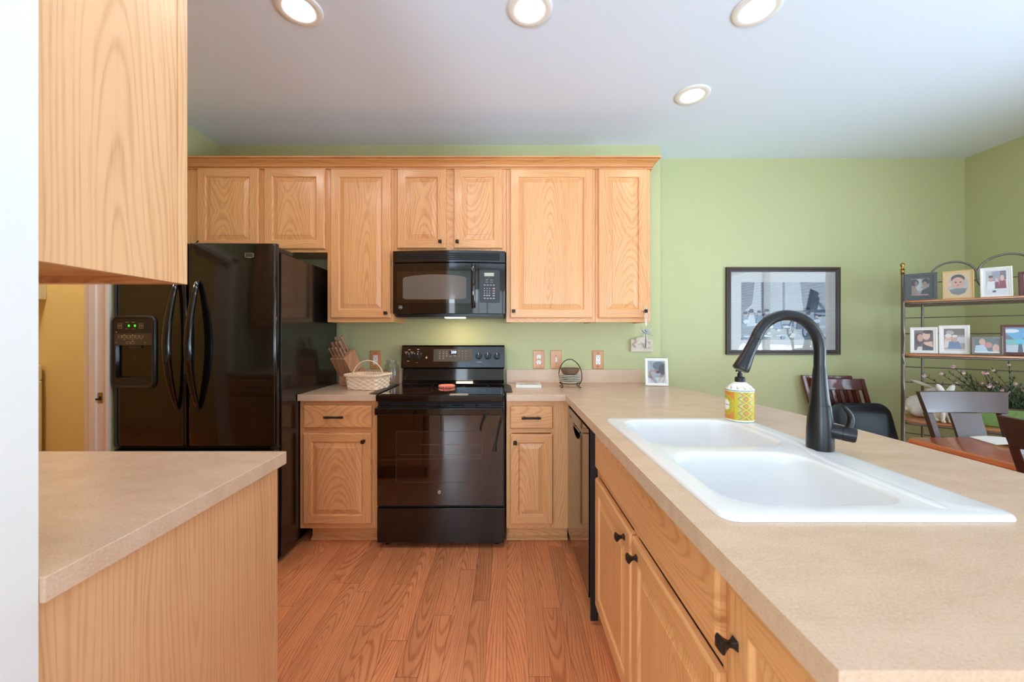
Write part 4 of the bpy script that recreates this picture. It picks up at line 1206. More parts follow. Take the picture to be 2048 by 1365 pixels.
# silicone strips bridging worktop and cooktop
mb = MB(); mb.prism([V(-.822, 2.325, .9200), V(-.768, 2.325, .9200), V(-.768, 2.80, .9200), V(-.800, 2.80, .9200)], V(0, 0, .0022))
single('gap_cover', mb, 'cloth_grey', 'black silicone strip covering the gap on the left side of the range', 'gap cover', (-.79, 2.5, .92), 'silicone gap covers beside the range')
mb = MB(); mb.prism([V(-.018, 2.42, .9205), V(.030, 2.40, .9170), V(.034, 2.44, .9170), V(.024, 2.74, .9172), V(.0, 2.79, .9190), V(-.018, 2.79, .9205)], V(0, 0, .0022))
single('gap_cover', mb, 'cloth_grey', 'black silicone strip with a lifted flap on the right side of the range', 'gap cover', (0, 2.5, .92), 'silicone gap covers beside the range')
# red trivet
q = at(893.5, 772, 2.62); q.z = .9195
mb = MB()
n = 72
def wav(r, z, amp=.006): return [V(q.x + math.cos(2 * PI * k / n) * (r + amp * math.cos(18 * 2 * PI * k / n)), q.y + math.sin(2 * PI * k / n) * (r + amp * math.cos(18 * 2 * PI * k / n)), z) for k in range(n)]
mb.loops([wav(.044, q.z), wav(.049, q.z + .005), wav(.050, q.z + .012), wav(.045, q.z + .017), wav(.034, q.z + .017, .004), wav(.028, q.z + .012, .002), wav(.012, q.z + .012, .0)])
single('trivet', mb, 'red', 'small red scalloped trivet lying on the glass cooktop', 'trivet', (q.x, q.y, q.z), smooth=40)

# ================================================================== dishwasher
t = thing('dishwasher', 'built-in glossy black dishwasher in the peninsula next to the corner', 'dishwasher', (.38, 2.02, 0))
DX = .362
MB().box(.398, .960, 1.716, 2.328, .08, .862).build('tub', 'black_matte', t)
z0, z1 = .105, .848
hy0, hy1, hz0, hz1 = 1.93, 2.13, .735, .785
mb = MB()
o_ = [(1.728, z0), (2.322, z0), (2.322, z1), (1.728, z1)]
hp = [(hy0 + (hy1 - hy0) * i / 12, hz0 + .028 * ((i / 6 - 1) ** 2) ** 1.0) for i in range(13)] + [(hy1, hz1), (hy0, hz1)]
sl = slab(o_, [hp], DX, .397)
mb.v = [V(p.z, p.x, p.y) for p in sl.v]; mb.f = sl.f; mb.m = sl.m; mb.c = sl.c
dd = mb.build('door', 'black_gloss', t, bevel=.002)
mb = MB(); mb.box(DX + .024, .3968, hy0 - .004, hy1 + .004, hz0 - .004, hz1 + .004); mb.build('pocket_handle', 'slot', dd)
mb = MB(); mb.box(DX - .004, DX, hy0 - .005, hy1 + .005, hz1 - .002, hz1 + .006); mb.build('handle_lip', 'black_gloss', dd, bevel=.002)
mb = MB(); mb.box(DX - .0006, DX, 2.20, 2.26, .800, .812); mb.build('badge', 'black_soft', dd)
MB().box(.420, .432, 1.73, 2.32, .002, .098).build('toe_panel', 'black_matte', t)
MB().box(.366, .398, 1.702, 1.7155, .02, .870).build('gap_strip', 'black_matte', t)  # black strip set in the gap beside the sink cabinet

# ================================================================== wall plates
def wall_plate(name, label, cat, px, py, kind, w=.083, h=.138):
    c = at(px, py, YB)
    t = thing(name, label, cat, (c.x, YB, c.z), 'wooden outlet plates above the worktop')
    mb = MB()
    mb.loops([[V(a_, YB - d, b_) for a_, b_ in ((c.x - w / 2 + i, c.z - h / 2 + i), (c.x + w / 2 - i, c.z - h / 2 + i), (c.x + w / 2 - i, c.z + h / 2 - i), (c.x - w / 2 + i, c.z + h / 2 - i))] for i, d in ((0, .0003), (0, .004), (.003, .0075), (.006, .008))])
    pl = mb.build('cover_plate', 'plate_wood', t)
    for s_ in (-1, 1):
        zz = c.z + s_ * (.036 if kind != 'duplex' else 0) + (s_ * .0 )
        if kind == 'duplex' and s_ == 1: break
        MB().cyl((c.x, YB - .0081, c.z + s_ * (.050 if kind == 'decora' else .030 if kind == 'toggle' else 0)), (c.x, YB - .0092, c.z + s_ * (.050 if kind == 'decora' else .030 if kind == 'toggle' else 0)), .0032).build('screw', 'bronze', pl)
    def face(zc, rr, hh):
        mb = MB(); sh = rrect(c.x - .0165, c.x + .0165, zc - hh, zc + hh, rr, 6)
        mb.prism([V(a_, YB - .0082, b_) for a_, b_ in sh], V(0, -.003, 0)); r = mb.build('receptacle', 'white_plastic', t)
        return r
    def slots(zc, r):
        mb = MB(); y = YB - .0114
        mb.box(c.x - .0085, c.x - .0060, y - .0003, y + .0002, zc - .001, zc + .009); mb.box(c.x + .0060, c.x + .0085, y - .0003, y + .0002, zc + .000, zc + .008)
        mb.cyl((c.x, y + .0002, zc - .0085), (c.x, y - .0003, zc - .0085), .0032); mb.build('socket_holes', 'slot', r)
    if kind == 'duplex':
        for s_ in (-1, 1):
            r = face(c.z + s_ * .020, .012, .0150); slots(c.z + s_ * .020, r)
    elif kind == 'decora':
        r = face(c.z, .003, .034); slots(c.z + .018, r); slots(c.z - .020, r)
    else:
        mb = MB(); mb.box(c.x - .007, c.x + .007, YB - .0105, YB - .0081, c.z - .013, c.z + .013)
        mb.prism([V(c.x - .0045, YB - .0105, c.z - .004), V(c.x + .0045, YB - .0105, c.z - .004), V(c.x + .0045, YB - .0105, c.z + .009), V(c.x - .0045, YB - .0105, c.z + .009)], V(0, -.010, .007))
        mb.build('toggle', 'white_plastic', t, bevel=.001)
    return t
wall_plate('outlet', 'white outlet in a wooden plate behind the wicker basket', 'outlet', 751.8, 720, 'decora')
wall_plate('outlet', 'round-faced duplex outlet in a wooden plate nearest the range', 'outlet', 1077.5, 719.5, 'duplex')
wall_plate('light_switch', 'white toggle switch in a wooden plate behind the plate stack', 'light switch', 1112, 719.5, 'toggle')
wall_plate('outlet', 'rectangular outlet in a wooden plate standing alone right of the plate stack', 'outlet', 1195.5, 720, 'decora')

# ================================================================== left worktop: knife block, basket, jar
WT = .9142
fwd = V(-.30, -.95, 0).normalized(); wv = V(.95, -.30, 0).normalized()
dv = (fwd * .56 + Z_ * .83).normalized(); ev = (-fwd * .83 + Z_ * .56).normalized()
kb = V(-1.110, 2.745, WT)
t = thing('knife_block', 'slanted brown wooden knife block beside the refrigerator', 'knife block', tuple(kb))
kw, kd, kl = .120, .115, .150
o0 = kb - wv * (kw / 2) + Z_ * .070 + fwd * .035       # lower front corner of the slanted body
mb = MB(); mb.obox(o0 + dv * .0, wv * kw, ev * kd, dv * kl); bl = mb.build('block', 'block', t, bevel=.002)
mb = MB()
b0 = kb - wv * (kw / 2) + Z_ * .003
pf = [b0 + fwd * .030, b0 + fwd * .030 + Z_ * .068, b0 - fwd * .052 + Z_ * .115, b0 - fwd * .105 + Z_ * .115, b0 - fwd * .105]
mb.prism([p + wv * .002 for p in pf], wv * (kw - .004)); mb.build('base', 'block', t, bevel=.002)
mb = MB()
for a_ in (.01, kw - .02):
    for b_ in (.02, -.095): mb.cyl(b0 + wv * a_ + fwd * b_ - Z_ * .0025, b0 + wv * a_ + fwd * b_ + Z_ * .0002, .008, n=10)
mb.build('feet', 'black_matte', t)
face0 = o0 + dv * kl
rows = [(.018, [.018, .045, .074, .102], .080, .0085), (.052, [.028, .062, .095], .105, .0105), (.092, [.035, .085], .122, .012)]
names = {0: ('short slim-handled steak knife in the lowest row of the block, {}', ['farthest from the basket', 'second from the refrigerator side', 'third from the refrigerator side', 'nearest the basket']),
         1: ('brown-handled knife in the middle row of the block, {}', ['nearest the refrigerator', 'at its middle', 'nearest the basket']),
         2: ('long brown-handled knife in the top row of the block, {}', ['refrigerator side', 'right-hand side'])}
for ri, (eo, ws, Lk, rk) in enumerate(rows):
    for wi, wo in enumerate(ws):
        p = face0 + ev * eo + wv * wo + dv * .0010
        L_ = Lk * (1 + .06 * ((wi * 7 + ri * 3) % 3 - 1))
        k = thing('knife', names[ri][0].format(names[ri][1][wi]), 'knife', tuple(p), 'knives in the wooden block')
        mb = MB(); mb.tube([p + dv * s_ for s_ in (.001, .010, L_ * .5, L_ * .82, L_ * .93, L_)], [rk * .8, rk * .85, rk * .82, rk, rk * 1.15, rk * .8], 12, flat=.62, up=ev)
        mb.build('handle', 'knife_wood', k, smooth=50)
        mb = MB(); mb.cyl(p, p + dv * .0055, rk * .86, n=12); mb.build('bolster', 'steel', k, smooth=40)
        if ri:
            mb = MB()
            for s_ in (.3, .6): mb.cyl(p + dv * L_ * s_ - wv * rk * .86, p + dv * L_ * s_ + wv * rk * .86, .0022, n=8)
            mb.build('rivet', 'brass', k)

# basket
bc = V((738 - CX) * 2.60 / F, 2.590, WT)
t = thing('basket', 'small pale wicker basket with a thin hoop handle on the left worktop', 'basket', tuple(bc))
BR = Matrix.Rotation(R(-14), 3, 'Z')
def brr(hx, hy, r, z, n_=9): return [V(bc.x, bc.y, z) + BR @ V(a_, b_, 0) for a_, b_ in rrect(-hx, hx, -hy, hy, r, n_)]
def densify(lp, m=104):
    tot = [0]
    for i in range(len(lp)): tot.append(tot[-1] + (lp[(i + 1) % len(lp)] - lp[i]).length)
    out = []; j = 0
    for k in range(m):
        s_ = tot[-1] * k / m
        while tot[j + 1] < s_: j += 1
        a_, b_ = lp[j], lp[(j + 1) % len(lp)]
        out.append(a_.lerp(b_, (s_ - tot[j]) / max(1e-9, tot[j + 1] - tot[j])))
    return out
rowsN = 14; Hb = .092
lps = []
for i in range(rowsN + 1):
    f = i / rowsN; z = WT + .002 + Hb * f
    hx, hy = .112 + .010 * f, .080 + .008 * f
    base = densify(brr(hx, hy, .022, z)); cen_ = V(bc.x, bc.y, z)
    ring_ = []
    for k, p in enumerate(base):
        r_ = (p - cen_).normalized()
        ring_.append(p + r_ * (.0065 * math.sin(k * 2 * PI / 8 + (PI if (i // 2) % 2 else 0)) * (1 if i % 2 else .0)))
    lps.append(ring_)
inn = [[bc + V((p.x - bc.x) * .95, (p.y - bc.y) * .94, p.z - bc.z) for p in l] for l in (lps[-1], lps[1])]
mb = MB(); mb.loops([lps[0]] + lps[1:] + inn, True, True); mb.build('woven_body', 'wicker', t, smooth=60)
rim = densify(brr(.126, .092, .028, WT + Hb + .003), 150)
mb = MB()
for ph in (0, PI):
    mb.tube([p + V(0, 0, .0045 * math.cos(k * 2 * PI / 6 + ph)) + (p - V(bc.x, bc.y, p.z)).normalized() * (.0045 * math.sin(k * 2 * PI / 6 + ph)) for k, p in enumerate(rim)], .0052, 8, closed=True)
mb.build('braided_rim', 'wicker', t, smooth=60)
hp_ = [V(bc.x - .004 + .108 * math.cos(a_), bc.y - .02 * math.cos(a_), WT + Hb - .015 + .110 * math.sin(a_)) for a_ in [PI * i / 24 for i in range(25)]]
MB().tube(hp_, .0036, 8, flat=.8).build('handle', 'wicker', t, smooth=60)

# glass jar
jc = V((783 - CX) * 2.80 / F, 2.80, WT)
mb = MB()
pr = [(.0, .004), (.044, .004), (.050, .001), (.054, .010), (.055, .03), (.055, .115), (.052, .135), (.040, .150), (.037, .155), (.037, .166), (.041, .168), (.041, .176), (.038, .177)]
inr = [(.035, .177), (.034, .155), (.037, .148), (.049, .133), (.052, .115), (.052, .012), (.0, .009)]
mb.lathe(jc, Z_, pr + inr, 40, cap=False)
single('glass_jar', mb, 'glass', 'empty clear glass jar standing behind the wicker basket', 'jar', tuple(jc), smooth=50)

# ================================================================== right worktop: booklet, plate stack, photo frame
q = at(1057, 768, 2.70); q.z = WT
def flat_quad(cx_, cy_, w, h, rot):
    c_, s_ = math.cos(rot), math.sin(rot)
    return [V(cx_ + a_ * c_ - b_ * s_, cy_ + a_ * s_ + b_ * c_, 0) for a_, b_ in ((-w / 2, -h / 2), (w / 2, -h / 2), (w / 2, h / 2), (-w / 2, h / 2))]
t = thing('napkin_stack', 'small stack of folded white printed napkins right of the range', 'napkins', (q.x, q.y, WT))
fq = flat_quad(q.x, 2.715, .172, .150, R(-2))
for k in range(5):
    MB().prism([p + V(.001 * (k % 2), .001 * (k % 3), WT + k * .0036) for p in fq], V(0, 0, .0034)).build('napkin', 'paper', t, bevel=.001)
mb = MB(); zz = WT + 5 * .0036
ctr = (fq[0] + fq[2]) / 2
uq, vq = (fq[1] - fq[0]), (fq[3] - fq[0])
Pn = lambda a_, b_, d_: fq[0] + uq * (.08 + .84 * a_) + vq * (.08 + .84 * b_) + V(0, 0, zz + d_)
paint(mb, Pn, [('r', 0, .2, .5, .45, (200, 198, 192)), ('e', .25, .35, .18, .10, (170, 168, 166)), ('e', .6, .6, .2, .2, (214, 206, 190)), ('e', .78, .3, .16, .16, (190, 170, 140)), ('r', .1, .05, .55, .1, (150, 160, 170)), ('e', .5, .75, .2, .1, (208, 204, 190))])
mb.build('printed_motif', 'print', t)

pcx, pcy = (1140 - CX) * 2.66 / F, 2.66
t = thing('plate_stand', 'black wrought iron stand with a hoop handle holding small plates', 'plate stand', (pcx, pcy, WT))
mb = MB(); mb.tube([V(pcx + .071 * math.cos(a_), pcy + .071 * math.sin(a_), WT + .031) for a_ in [2 * PI * i / 32 for i in range(32)]], .003, 8, closed=True); mb.build('ring', 'wrought', t, smooth=60)
for a_ in (R(215), R(325), R(35), R(145)):
    ca, sa = math.cos(a_), math.sin(a_)
    P_ = lambda r, z: V(pcx + ca * r, pcy + sa * r, WT + z)
    MB().tube(catmull([P_(.071, .032), P_(.068, .020), P_(.066, .009), P_(.073, .0035), P_(.080, .006)], 5), .0028, 8).build('foot', 'wrought', t, smooth=60)
hoop = catmull([V(pcx + .060, pcy - .038, WT + .031), V(pcx + .070, pcy - .054, WT + .06), V(pcx + .068, pcy - .050, WT + .11), V(pcx + .052, pcy - .030, WT + .155), V(pcx + .025, pcy - .008, WT + .183), V(pcx, pcy + .010, WT + .190), V(pcx - .030, pcy + .034, WT + .178), V(pcx - .055, pcy + .060, WT + .14), V(pcx - .066, pcy + .072, WT + .09), V(pcx - .060, pcy + .066, WT + .05), V(pcx - .052, pcy + .048, WT + .031)], 6)
MB().tube(hoop, .003, 8).build('handle', 'wrought', t, smooth=60)
for k in range(5):
    z = WT + .0345 + k * .0112
    pos = ['lowest plate', 'second plate from the bottom', 'middle plate', 'second plate from the top', 'top plate'][k]
    mb = MB(); mb.lathe((pcx, pcy, z), Z_, [(.0, .0), (.036, 0), (.038, .001), (.074, .0080), (.0765, .0086), (.0765, .0100), (.072, .0098), (.036, .0030), (.0, .0028)], 36, cap=False)
    single('small_plate', mb, 'ceramic', 'small cream saucer plate in the iron stand, %s of the stack' % pos, 'plate', (pcx, pcy, z), 'small plates in the iron stand', smooth=50)
z = WT + .0345 + 4 * .0112 + .0035
mb = MB(); mb.lathe((pcx, pcy, z), Z_, [(.0, 0), (.028, 0), (.038, .004), (.052, .016), (.061, .032), (.065, .048), (.062, .048), (.054, .030), (.033, .010), (.0, .008)], 36, cap=False)
single('small_bowl', mb, 'brown_bowl', 'small brown speckled stoneware bowl on top of the plate stack', 'bowl', (pcx, pcy, z), smooth=50)

def photo_frame(name, label, bl, u, v, n, W_, Hh, fw, fmat, shapes, group=None, ft=.014, matk=None, matw=0.0, glass=False, name2='photo', stand=True):
    """bl lower-left front corner; u right, v up the leaning face, n outward; profile frame, print and a strut"""
    bl = bl + V(0, 0, max(0, n.z) * ft + .0003) if stand else bl
    t = thing(name, label, 'photo frame' if name != 'framed_picture' else 'picture', tuple(bl), group)
    P = lambda a_, b_, d_: bl + u * a_ + v * b_ + n * d_
    def rc(i, d_): return [P(i, i, d_), P(W_ - i, i, d_), P(W_ - i, Hh - i, d_), P(i, Hh - i, d_)]
    mb = MB(); mb.loops([rc(0, -ft), rc(0, -.002), rc(.002, 0), rc(fw * .45, 0), rc(fw * .62, -.003), rc(fw, -.004), rc(fw, -.008)], True, False)
    mb.build('frame', fmat, t)
    i = fw
    if matk:
        mb = MB(); mb.add(rc(fw - .001, -.0075), [(0, 1, 2, 3)]); mb.build('mat_board', matk, t); i = fw + matw
    mb = MB()
    Q = lambda a_, b_, d_: P(i + (W_ - 2 * i) * a_, i + (Hh - 2 * i) * b_, -.0072 + d_)
    if shapes: paint(mb, Q, shapes, 0.0001, .0001)
    mb.build(name2, 'print', t)
    if glass:
        mb = MB(); mb.add(rc(fw - .001, -.0045), [(0, 1, 2, 3)]); mb.build('glazing', 'pic_glass', t)
    if stand:
        zf = bl.z
        top_ = P(W_ / 2, Hh * .62, -ft - .001)
        foot = V(top_.x, top_.y, 0) - V(n.x, n.y, 0).normalized() * (Hh * .42); foot.z = zf + .001
        mb = MB(); uu = u * .018
        mb.prism([top_ - uu, top_ + uu, foot + uu, foot - uu], -V(n.x, n.y, 0).normalized() * .003); mb.build('strut', 'black_matte', t)
    return t
def lean(n, deg):
    """up vector and normal of a face leaning back from the horizontal facing direction n"""
    n = n.normalized(); return (Z_ * math.cos(R(deg)) - n * math.sin(R(deg))), (n * math.cos(R(deg)) + Z_ * math.sin(R(deg)))
nf = V(-.22, -1, 0).normalized(); uf = V(1, -.22, 0).normalized(); vf, nn = lean(nf, 9)
bl = at(1291, 771, 2.735); bl.z = WT + .001
photo_frame('photo_frame', 'white photo frame with a close-up of parent and newborn on the worktop corner', bl, uf, vf, nn, .152, .192, .017, 'white_frame', [
    ('r', 0, 0, 1, 1, (214, 214, 216)), ('r', 0, 0, .16, 1, (226, 228, 230)), ('r', .15, .3, .17, 1, (120, 126, 136)),
    ('e', .22, .50, .17, .10, (226, 180, 166)), ('p', [(.08, .48), (.34, .52), (.66, .05), (.60, 0), (.2, 0)], (228, 222, 220)),
    ('p', [(.02, .52), (.12, .5), (.30, .02), (.18, 0), (.06, .2)], (216, 172, 150)),
    ('p', [(.58, .02), (.66, .3), (1, .66), (1, 0), (.55, 0)], (206, 158, 140)), ('p', [(.72, .06), (1, .38), (1, .30), (.78, .0)], (236, 220, 214)),
    ('e', .60, .56, .24, .13, (208, 156, 140)), ('e', .66, .80, .40, .20, (116, 126, 144)), ('e', .88, .62, .24, .26, (78, 54, 56)), ('e', .58, .50, .10, .07, (66, 50, 54)),
], matk='white_frame', matw=.006, glass=True, stand=True)

# ================================================================== wall plaque and hanging ornament
c0, c1 = at(1260, 704, YB), at(1304, 679, YB)
t = thing('wall_plaque', 'small carved cream stone plaque on the wall under the end wall cabinet', 'plaque', (c0.x, YB, c0.z))
mb = MB(); mb.box(c0.x, c1.x, YB - .020, YB - .001, c0.z, c1.z); mb.build('slab', 'plaque', t, bevel=.003)
mb = MB()
W_ = c1.x - c0.x; Hh = c1.z - c0.z; yy = YB - .022
for a_, b_, ra_, rb_ in ((.38, .95, .20, .24), (.56, 1.04, .22, .20), (.30, .70, .15, .16), (.22, .52, .10, .18), (.66, .55, .12, .30), (.80, .45, .14, .16), (.86, .68, .10, .14), (.50, .78, .16, .18), (.14, .60, .08, .1)):
    mb.ball(V(c0.x + W_ * a_, yy, c0.z + Hh * b_), W_ * ra_, .014, Hh * rb_, 14)
o = mb.build('relief', 'plaque', t); remesh(o, .003, 4)
kn = V(ux(1289.5), UF - .0195 - .018, uz(623))
t = thing('hanging_ornament', 'silver angel ornament hanging by white cords from a cabinet knob', 'ornament', tuple(kn + V(0, -.002, -.15)))
mb = MB()
mb.tube([kn + V(.011 * math.cos(a_), 0, .011 * math.sin(a_)) for a_ in [2 * PI * i / 16 for i in range(16)]], .0016, 6, closed=True)
for dx in (-.008, -.002, .005):
    mb.tube(catmull([kn + V(dx * .9, -.006, -.010), kn + V(dx * 1.1, -.008, -.04), kn + V(dx * .3, -.008, -.098)], 5), .0022, 6)
mb.tube(catmull([kn + V(.008, -.004, .004), kn + V(.020, -.008, -.010), kn + V(.028, -.008, -.035), kn + V(.018, -.008, -.062)], 5), .0018, 6)
mb.tube(catmull([kn + V(-.008, -.004, .006), kn + V(-.026, -.006, .006), kn + V(-.012, -.006, .012), kn + V(0, -.006, .030), kn + V(.004, -.006, .012)], 5), .0016, 6)
mb.ball(kn + V(0, -.006, .030), .0045); mb.build('cord', 'cord', t, smooth=60)
ab = kn + V(0, -.008, -.150)
mb = MB(); mb.lathe(ab + V(0, 0, -.092), Z_, [(.0165, 0), (.0150, .02), (.010, .055), (.006, .085), (.0075, .095), (.004, .102)], 16, sx=1.0, sy=.5)
mb.ball(ab + V(0, 0, .022), .0085)
o = mb.build('body', 'silver', t, smooth=50)
for s_ in (-1, 1):
    mb = MB(); mb.tube(catmull([ab + V(s_ * .004, 0, .006), ab + V(s_ * .018, -.002, .014), ab + V(s_ * .030, -.002, .034), ab + V(s_ * .034, 0, .058)], 5), [.0035] * 10 + [.003, .0026, .0022, .0018, .0015, .001], 8); mb.build('arm', 'silver', t, smooth=60)
    mb = MB()
    for k in range(4):
        e_ = ab + V(s_ * (.020 + .010 * k), .004, .040 - .017 * k)
        mb.tube([ab + V(s_ * .003, .003, .002), ab + V(s_ * (.012 + .006 * k), .006, .020 - .010 * k), e_], [.0022, .0030, .0008], 8, flat=.5)
    mb.build('wing', 'silver', t, smooth=60)

# ================================================================== soap bottle
sc = V((1476 - CX) * 1.588 / F, 1.575, zt_ + .0005)
t = thing('soap_dispenser', 'yellow patterned pump soap bottle standing behind the sink', 'soap dispenser', tuple(sc))
rb = .052
MB().lathe(sc, Z_, [(.044, 0), (.050, .002), (rb, .006), (rb, .010), (rb, .123), (rb, .125)], 48, cap=True).build('bottle', 'white_plastic', t, smooth=40)
MB().lathe(sc + V(0, 0, .1253), Z_, [(rb, 0), (rb * .98, .003), (rb * .80, .013), (rb * .52, .024), (rb * .36, .030)], 48).build('shoulder', 'white_plastic', t, smooth=50)
# printed label wrapped round the bottle
mb = MB(); lz0, lz1 = .008, .120; NC, NR = 150, 60
for j in range(NR):
    for i in range(NC):
        a0, a1 = 2 * PI * i / NC, 2 * PI * (i + 1) / NC
        am = (a0 + a1) / 2; zz = lz0 + (lz1 - lz0) * (j + .5) / NR
        s_ = (am - PI) * rb               # arc length coordinate; PI faces the wall side
        best = None
        # medallions: flower discs repeated around; the white badge faces left of the camera
        cells = 2 * PI * rb / 4
        am = (am - R(38)) % (2 * PI); k = math.floor((am * rb) / cells); sx_ = am * rb - (k + .5) * cells; sz_ = zz - (lz0 + lz1) / 2
        r_ = math.hypot(sx_, sz_); th = math.atan2(sz_, sx_)
        pet = .5 + .5 * math.cos(12 * th)
        if k % 2 == 1:
            col_ = (244, 244, 240) if r_ < .019 + .003 * pet else (206, 190, 44) if r_ < .027 + .005 * pet else (70, 140, 116) if r_ < .030 + .004 * pet else (196, 170, 48) if r_ < .040 + .004 * pet else (206, 136, 62)
        else:
            dx_ = abs(sx_); dz_ = abs(((sz_ + .014) % .028) - .014)
            w_ = dx_ * .8 + dz_
            col_ = (228, 140, 56) if w_ < .008 else (60, 146, 128) if w_ < .011 else (206, 186, 50) if w_ < .017 else (212, 142, 66) if w_ < .022 else (66, 142, 122) if w_ < .0245 else (196, 180, 52)
        if j in (0, NR - 1): col_ = (214, 206, 60)
        mb.col = rgb(*col_)
        rr_ = rb + .0004
        mb.add([V(sc.x + math.cos(a0) * rr_, sc.y + math.sin(a0) * rr_, sc.z + lz0 + (lz1 - lz0) * j / NR), V(sc.x + math.cos(a1) * rr_, sc.y + math.sin(a1) * rr_, sc.z + lz0 + (lz1 - lz0) * j / NR),
                V(sc.x + math.cos(a1) * rr_, sc.y + math.sin(a1) * rr_, sc.z + lz0 + (lz1 - lz0) * (j + 1) / NR), V(sc.x + math.cos(a0) * rr_, sc.y + math.sin(a0) * rr_, sc.z + lz0 + (lz1 - lz0) * (j + 1) / NR)], [(0, 1, 2, 3)])
lb_ = mb.build('label', 'print', t); weld(lb_)
# dots on the shoulder, pump
mb = MB()
for i in range(12):
    a_ = 2 * PI * i / 12
    for (f_, rr_, cc) in ((.35, .0042, (196, 178, 96)), (.8, .0018, (60, 70, 110))):
        rad_ = rb * (.98 - .18 * f_) + .0004; zz = .1253 + .003 + .010 * f_
        c_ = sc + V(math.cos(a_ + f_) * rad_, math.sin(a_ + f_) * rad_, zz + .0006); mb.col = rgb(*cc)
        tn = V(-math.sin(a_ + f_), math.cos(a_ + f_), 0); up_ = V(-math.cos(a_ + f_) * .72, -math.sin(a_ + f_) * .72, .69)
        mb.add([c_ + tn * (rr_ * math.cos(q_)) + up_ * (rr_ * math.sin(q_)) for q_ in [2 * PI * e_ / 10 for e_ in range(10)]], [tuple(range(10))])
mb.build('shoulder_dots', 'print', t)
MB().lathe(sc + V(0, 0, .1223), Z_, [(rb + .0008, 0), (rb + .0008, .003)], 48, cap=False).build('blue_band', mat('blue_band', rgb(96, 120, 170), .4), t)
pz = sc + V(0, 0, .1555)
pm = MB().lathe(pz, Z_, [(.0185, 0), (.0185, .016), (.015, .020), (.009, .021), (.009, .034)], 28).build('pump_collar', 'black_matte', t, smooth=40)
mb = MB(); mb.lathe(pz + V(0, 0, .0345), Z_, [(.006, 0), (.006, .010), (.0125, .011), (.0125, .018), (.010, .020)], 24)
mb.tube([pz + V(0, 0, .048), pz + V(-.020, -.018, .049), pz + V(-.030, -.027, .046)], [.006, .0055, .004], 10); mb.build('pump_head', 'black_matte', t, smooth=40)
lettering('lettering', 'HAND SOAP', .0045, sc + V(math.cos(R(188)) * (rb + .0012), math.sin(R(188)) * (rb + .0012), .064), V(-math.sin(R(188)), math.cos(R(188)), 0), Z_, 'bronze', t, depth=.0002)

# ================================================================== dining side: framed picture
fl, fr_ = at(1453.5, 710, YD - .022), at(1682, 534.5, YD - .022)
bl = V(fl.x, YD - .022, fl.z)
sky, fog = (196, 206, 214), (150, 168, 186)
ppl = []
rnd = random.Random(4)
base = [('r', 0, 0, 1, 1, (150, 166, 184)), ('r', 0, .42, 1, 1, (206, 212, 216)), ('p', [(0, .45), (.13, .62), (.16, 1), (0, 1)], (92, 102, 122)),
        ('r', .235, .45, .265, 1, (98, 100, 120)), ('r', .49, .45, .52, 1, (104, 110, 130)), ('p', [(.70, 1), (.74, .5), (1, .45), (1, 1)], (104, 120, 142)),
        ('r', 0, .0, 1, .44, (148, 166, 182)), ('p', [(.30, 0), (.75, 0), (.62, .22), (.42, .24)], (196, 200, 196)), ('p', [(0, 0), (.2, 0), (.36, .34), (.12, .5), (0, .5)], (120, 142, 166)),
        ('p', [(.22, .06), (.45, .12), (.34, .36), (.26, .36)], (200, 206, 202)), ('p', [(.72, .04), (1, .1), (1, .56), (.86, .62), (.76, .4)], (112, 134, 158))]
for k in range(17):
    x_ = .04 + .94 * rnd.random(); y_ = .38 + .16 * rnd.random(); s_ = .022 + .012 * rnd.random()
    sh = rnd.choice([(86, 98, 120), (110, 126, 148), (132, 148, 166), (178, 188, 196)])
    base += [('p', [(x_ - s_ * 1.7, y_ - .22), (x_ + s_ * 1.7, y_ - .22), (x_ + s_ * .9, y_ - .02), (x_ - s_ * .9, y_ - .02)], sh), ('e', x_, y_ + .01, s_ * .75, s_ * 1.25, (168, 158, 160)), ('e', x_, y_ + .035, s_ * .85, s_ * .8, (70, 78, 98))]
for k in range(26):
    x_ = rnd.random(); y_ = .34 * rnd.random()
    base.append(('e', x_, y_, .02 + .03 * rnd.random(), .012 + .02 * rnd.random(), rnd.choice([(186, 198, 208), (122, 142, 164), (98, 116, 140), (204, 210, 212)])))
photo_frame('framed_picture', 'large dark-framed picture of figures by tall windows on the green dining wall', bl, X_, Z_, -Y_, fr_.x - fl.x, fr_.z - fl.z, .038, 'picture_frame_wood', base,
            matk='mat_board', matw=.082, glass=True, ft=.021, name2='print', stand=False)

# ================================================================== rack across the corner with photos
RBL, RU, RN = V(2.890, 2.850, 0), V(.7, -.715, 0).normalized(), V(-.715, -.70, 0).normalized()
RW, RD = .90, .34
t = thing('bakers_rack', 'pewter metal rack with wooden shelves standing across the corner', 'shelf rack', tuple(RBL + RU * RW / 2 + RN * RD / 2))
def RP(u_, d_, z_): return RBL + RU * u_ + RN * d_ + Z_ * z_
zb = [1.500, 1.146, .703, .22]
for u_ in (0, RW):
    MB().tube([RP(u_, 0, .001), RP(u_, 0, 1.715)], .0085, 12).build('post', 'rack_metal', t, smooth=60)
    MB().lathe(RP(u_, 0, 1.7155), Z_, [(.009, 0), (.016, .004), (.008, .010), (.013, .020), (.009, .030), (.017, .034), (.007, .042), (.009, .055), (.014, .066), (.011, .078), (.003, .084)], 16).build('finial', 'brass', t, smooth=60)
for u_ in (.10, RW - .10):
    MB().tube([RP(u_, .004, .22), RP(u_, .004, 1.490)], .0072, 10).build('inner_post', 'rack_metal', t, smooth=60)
for zz in (1.642, 1.395, 1.280, 1.04, .93, .82, .56, .40):
    MB().tube([RP(0, -.002, zz), RP(RW, -.002, zz)], .0036, 8).build('cross_wire', 'rack_metal', t, smooth=60)
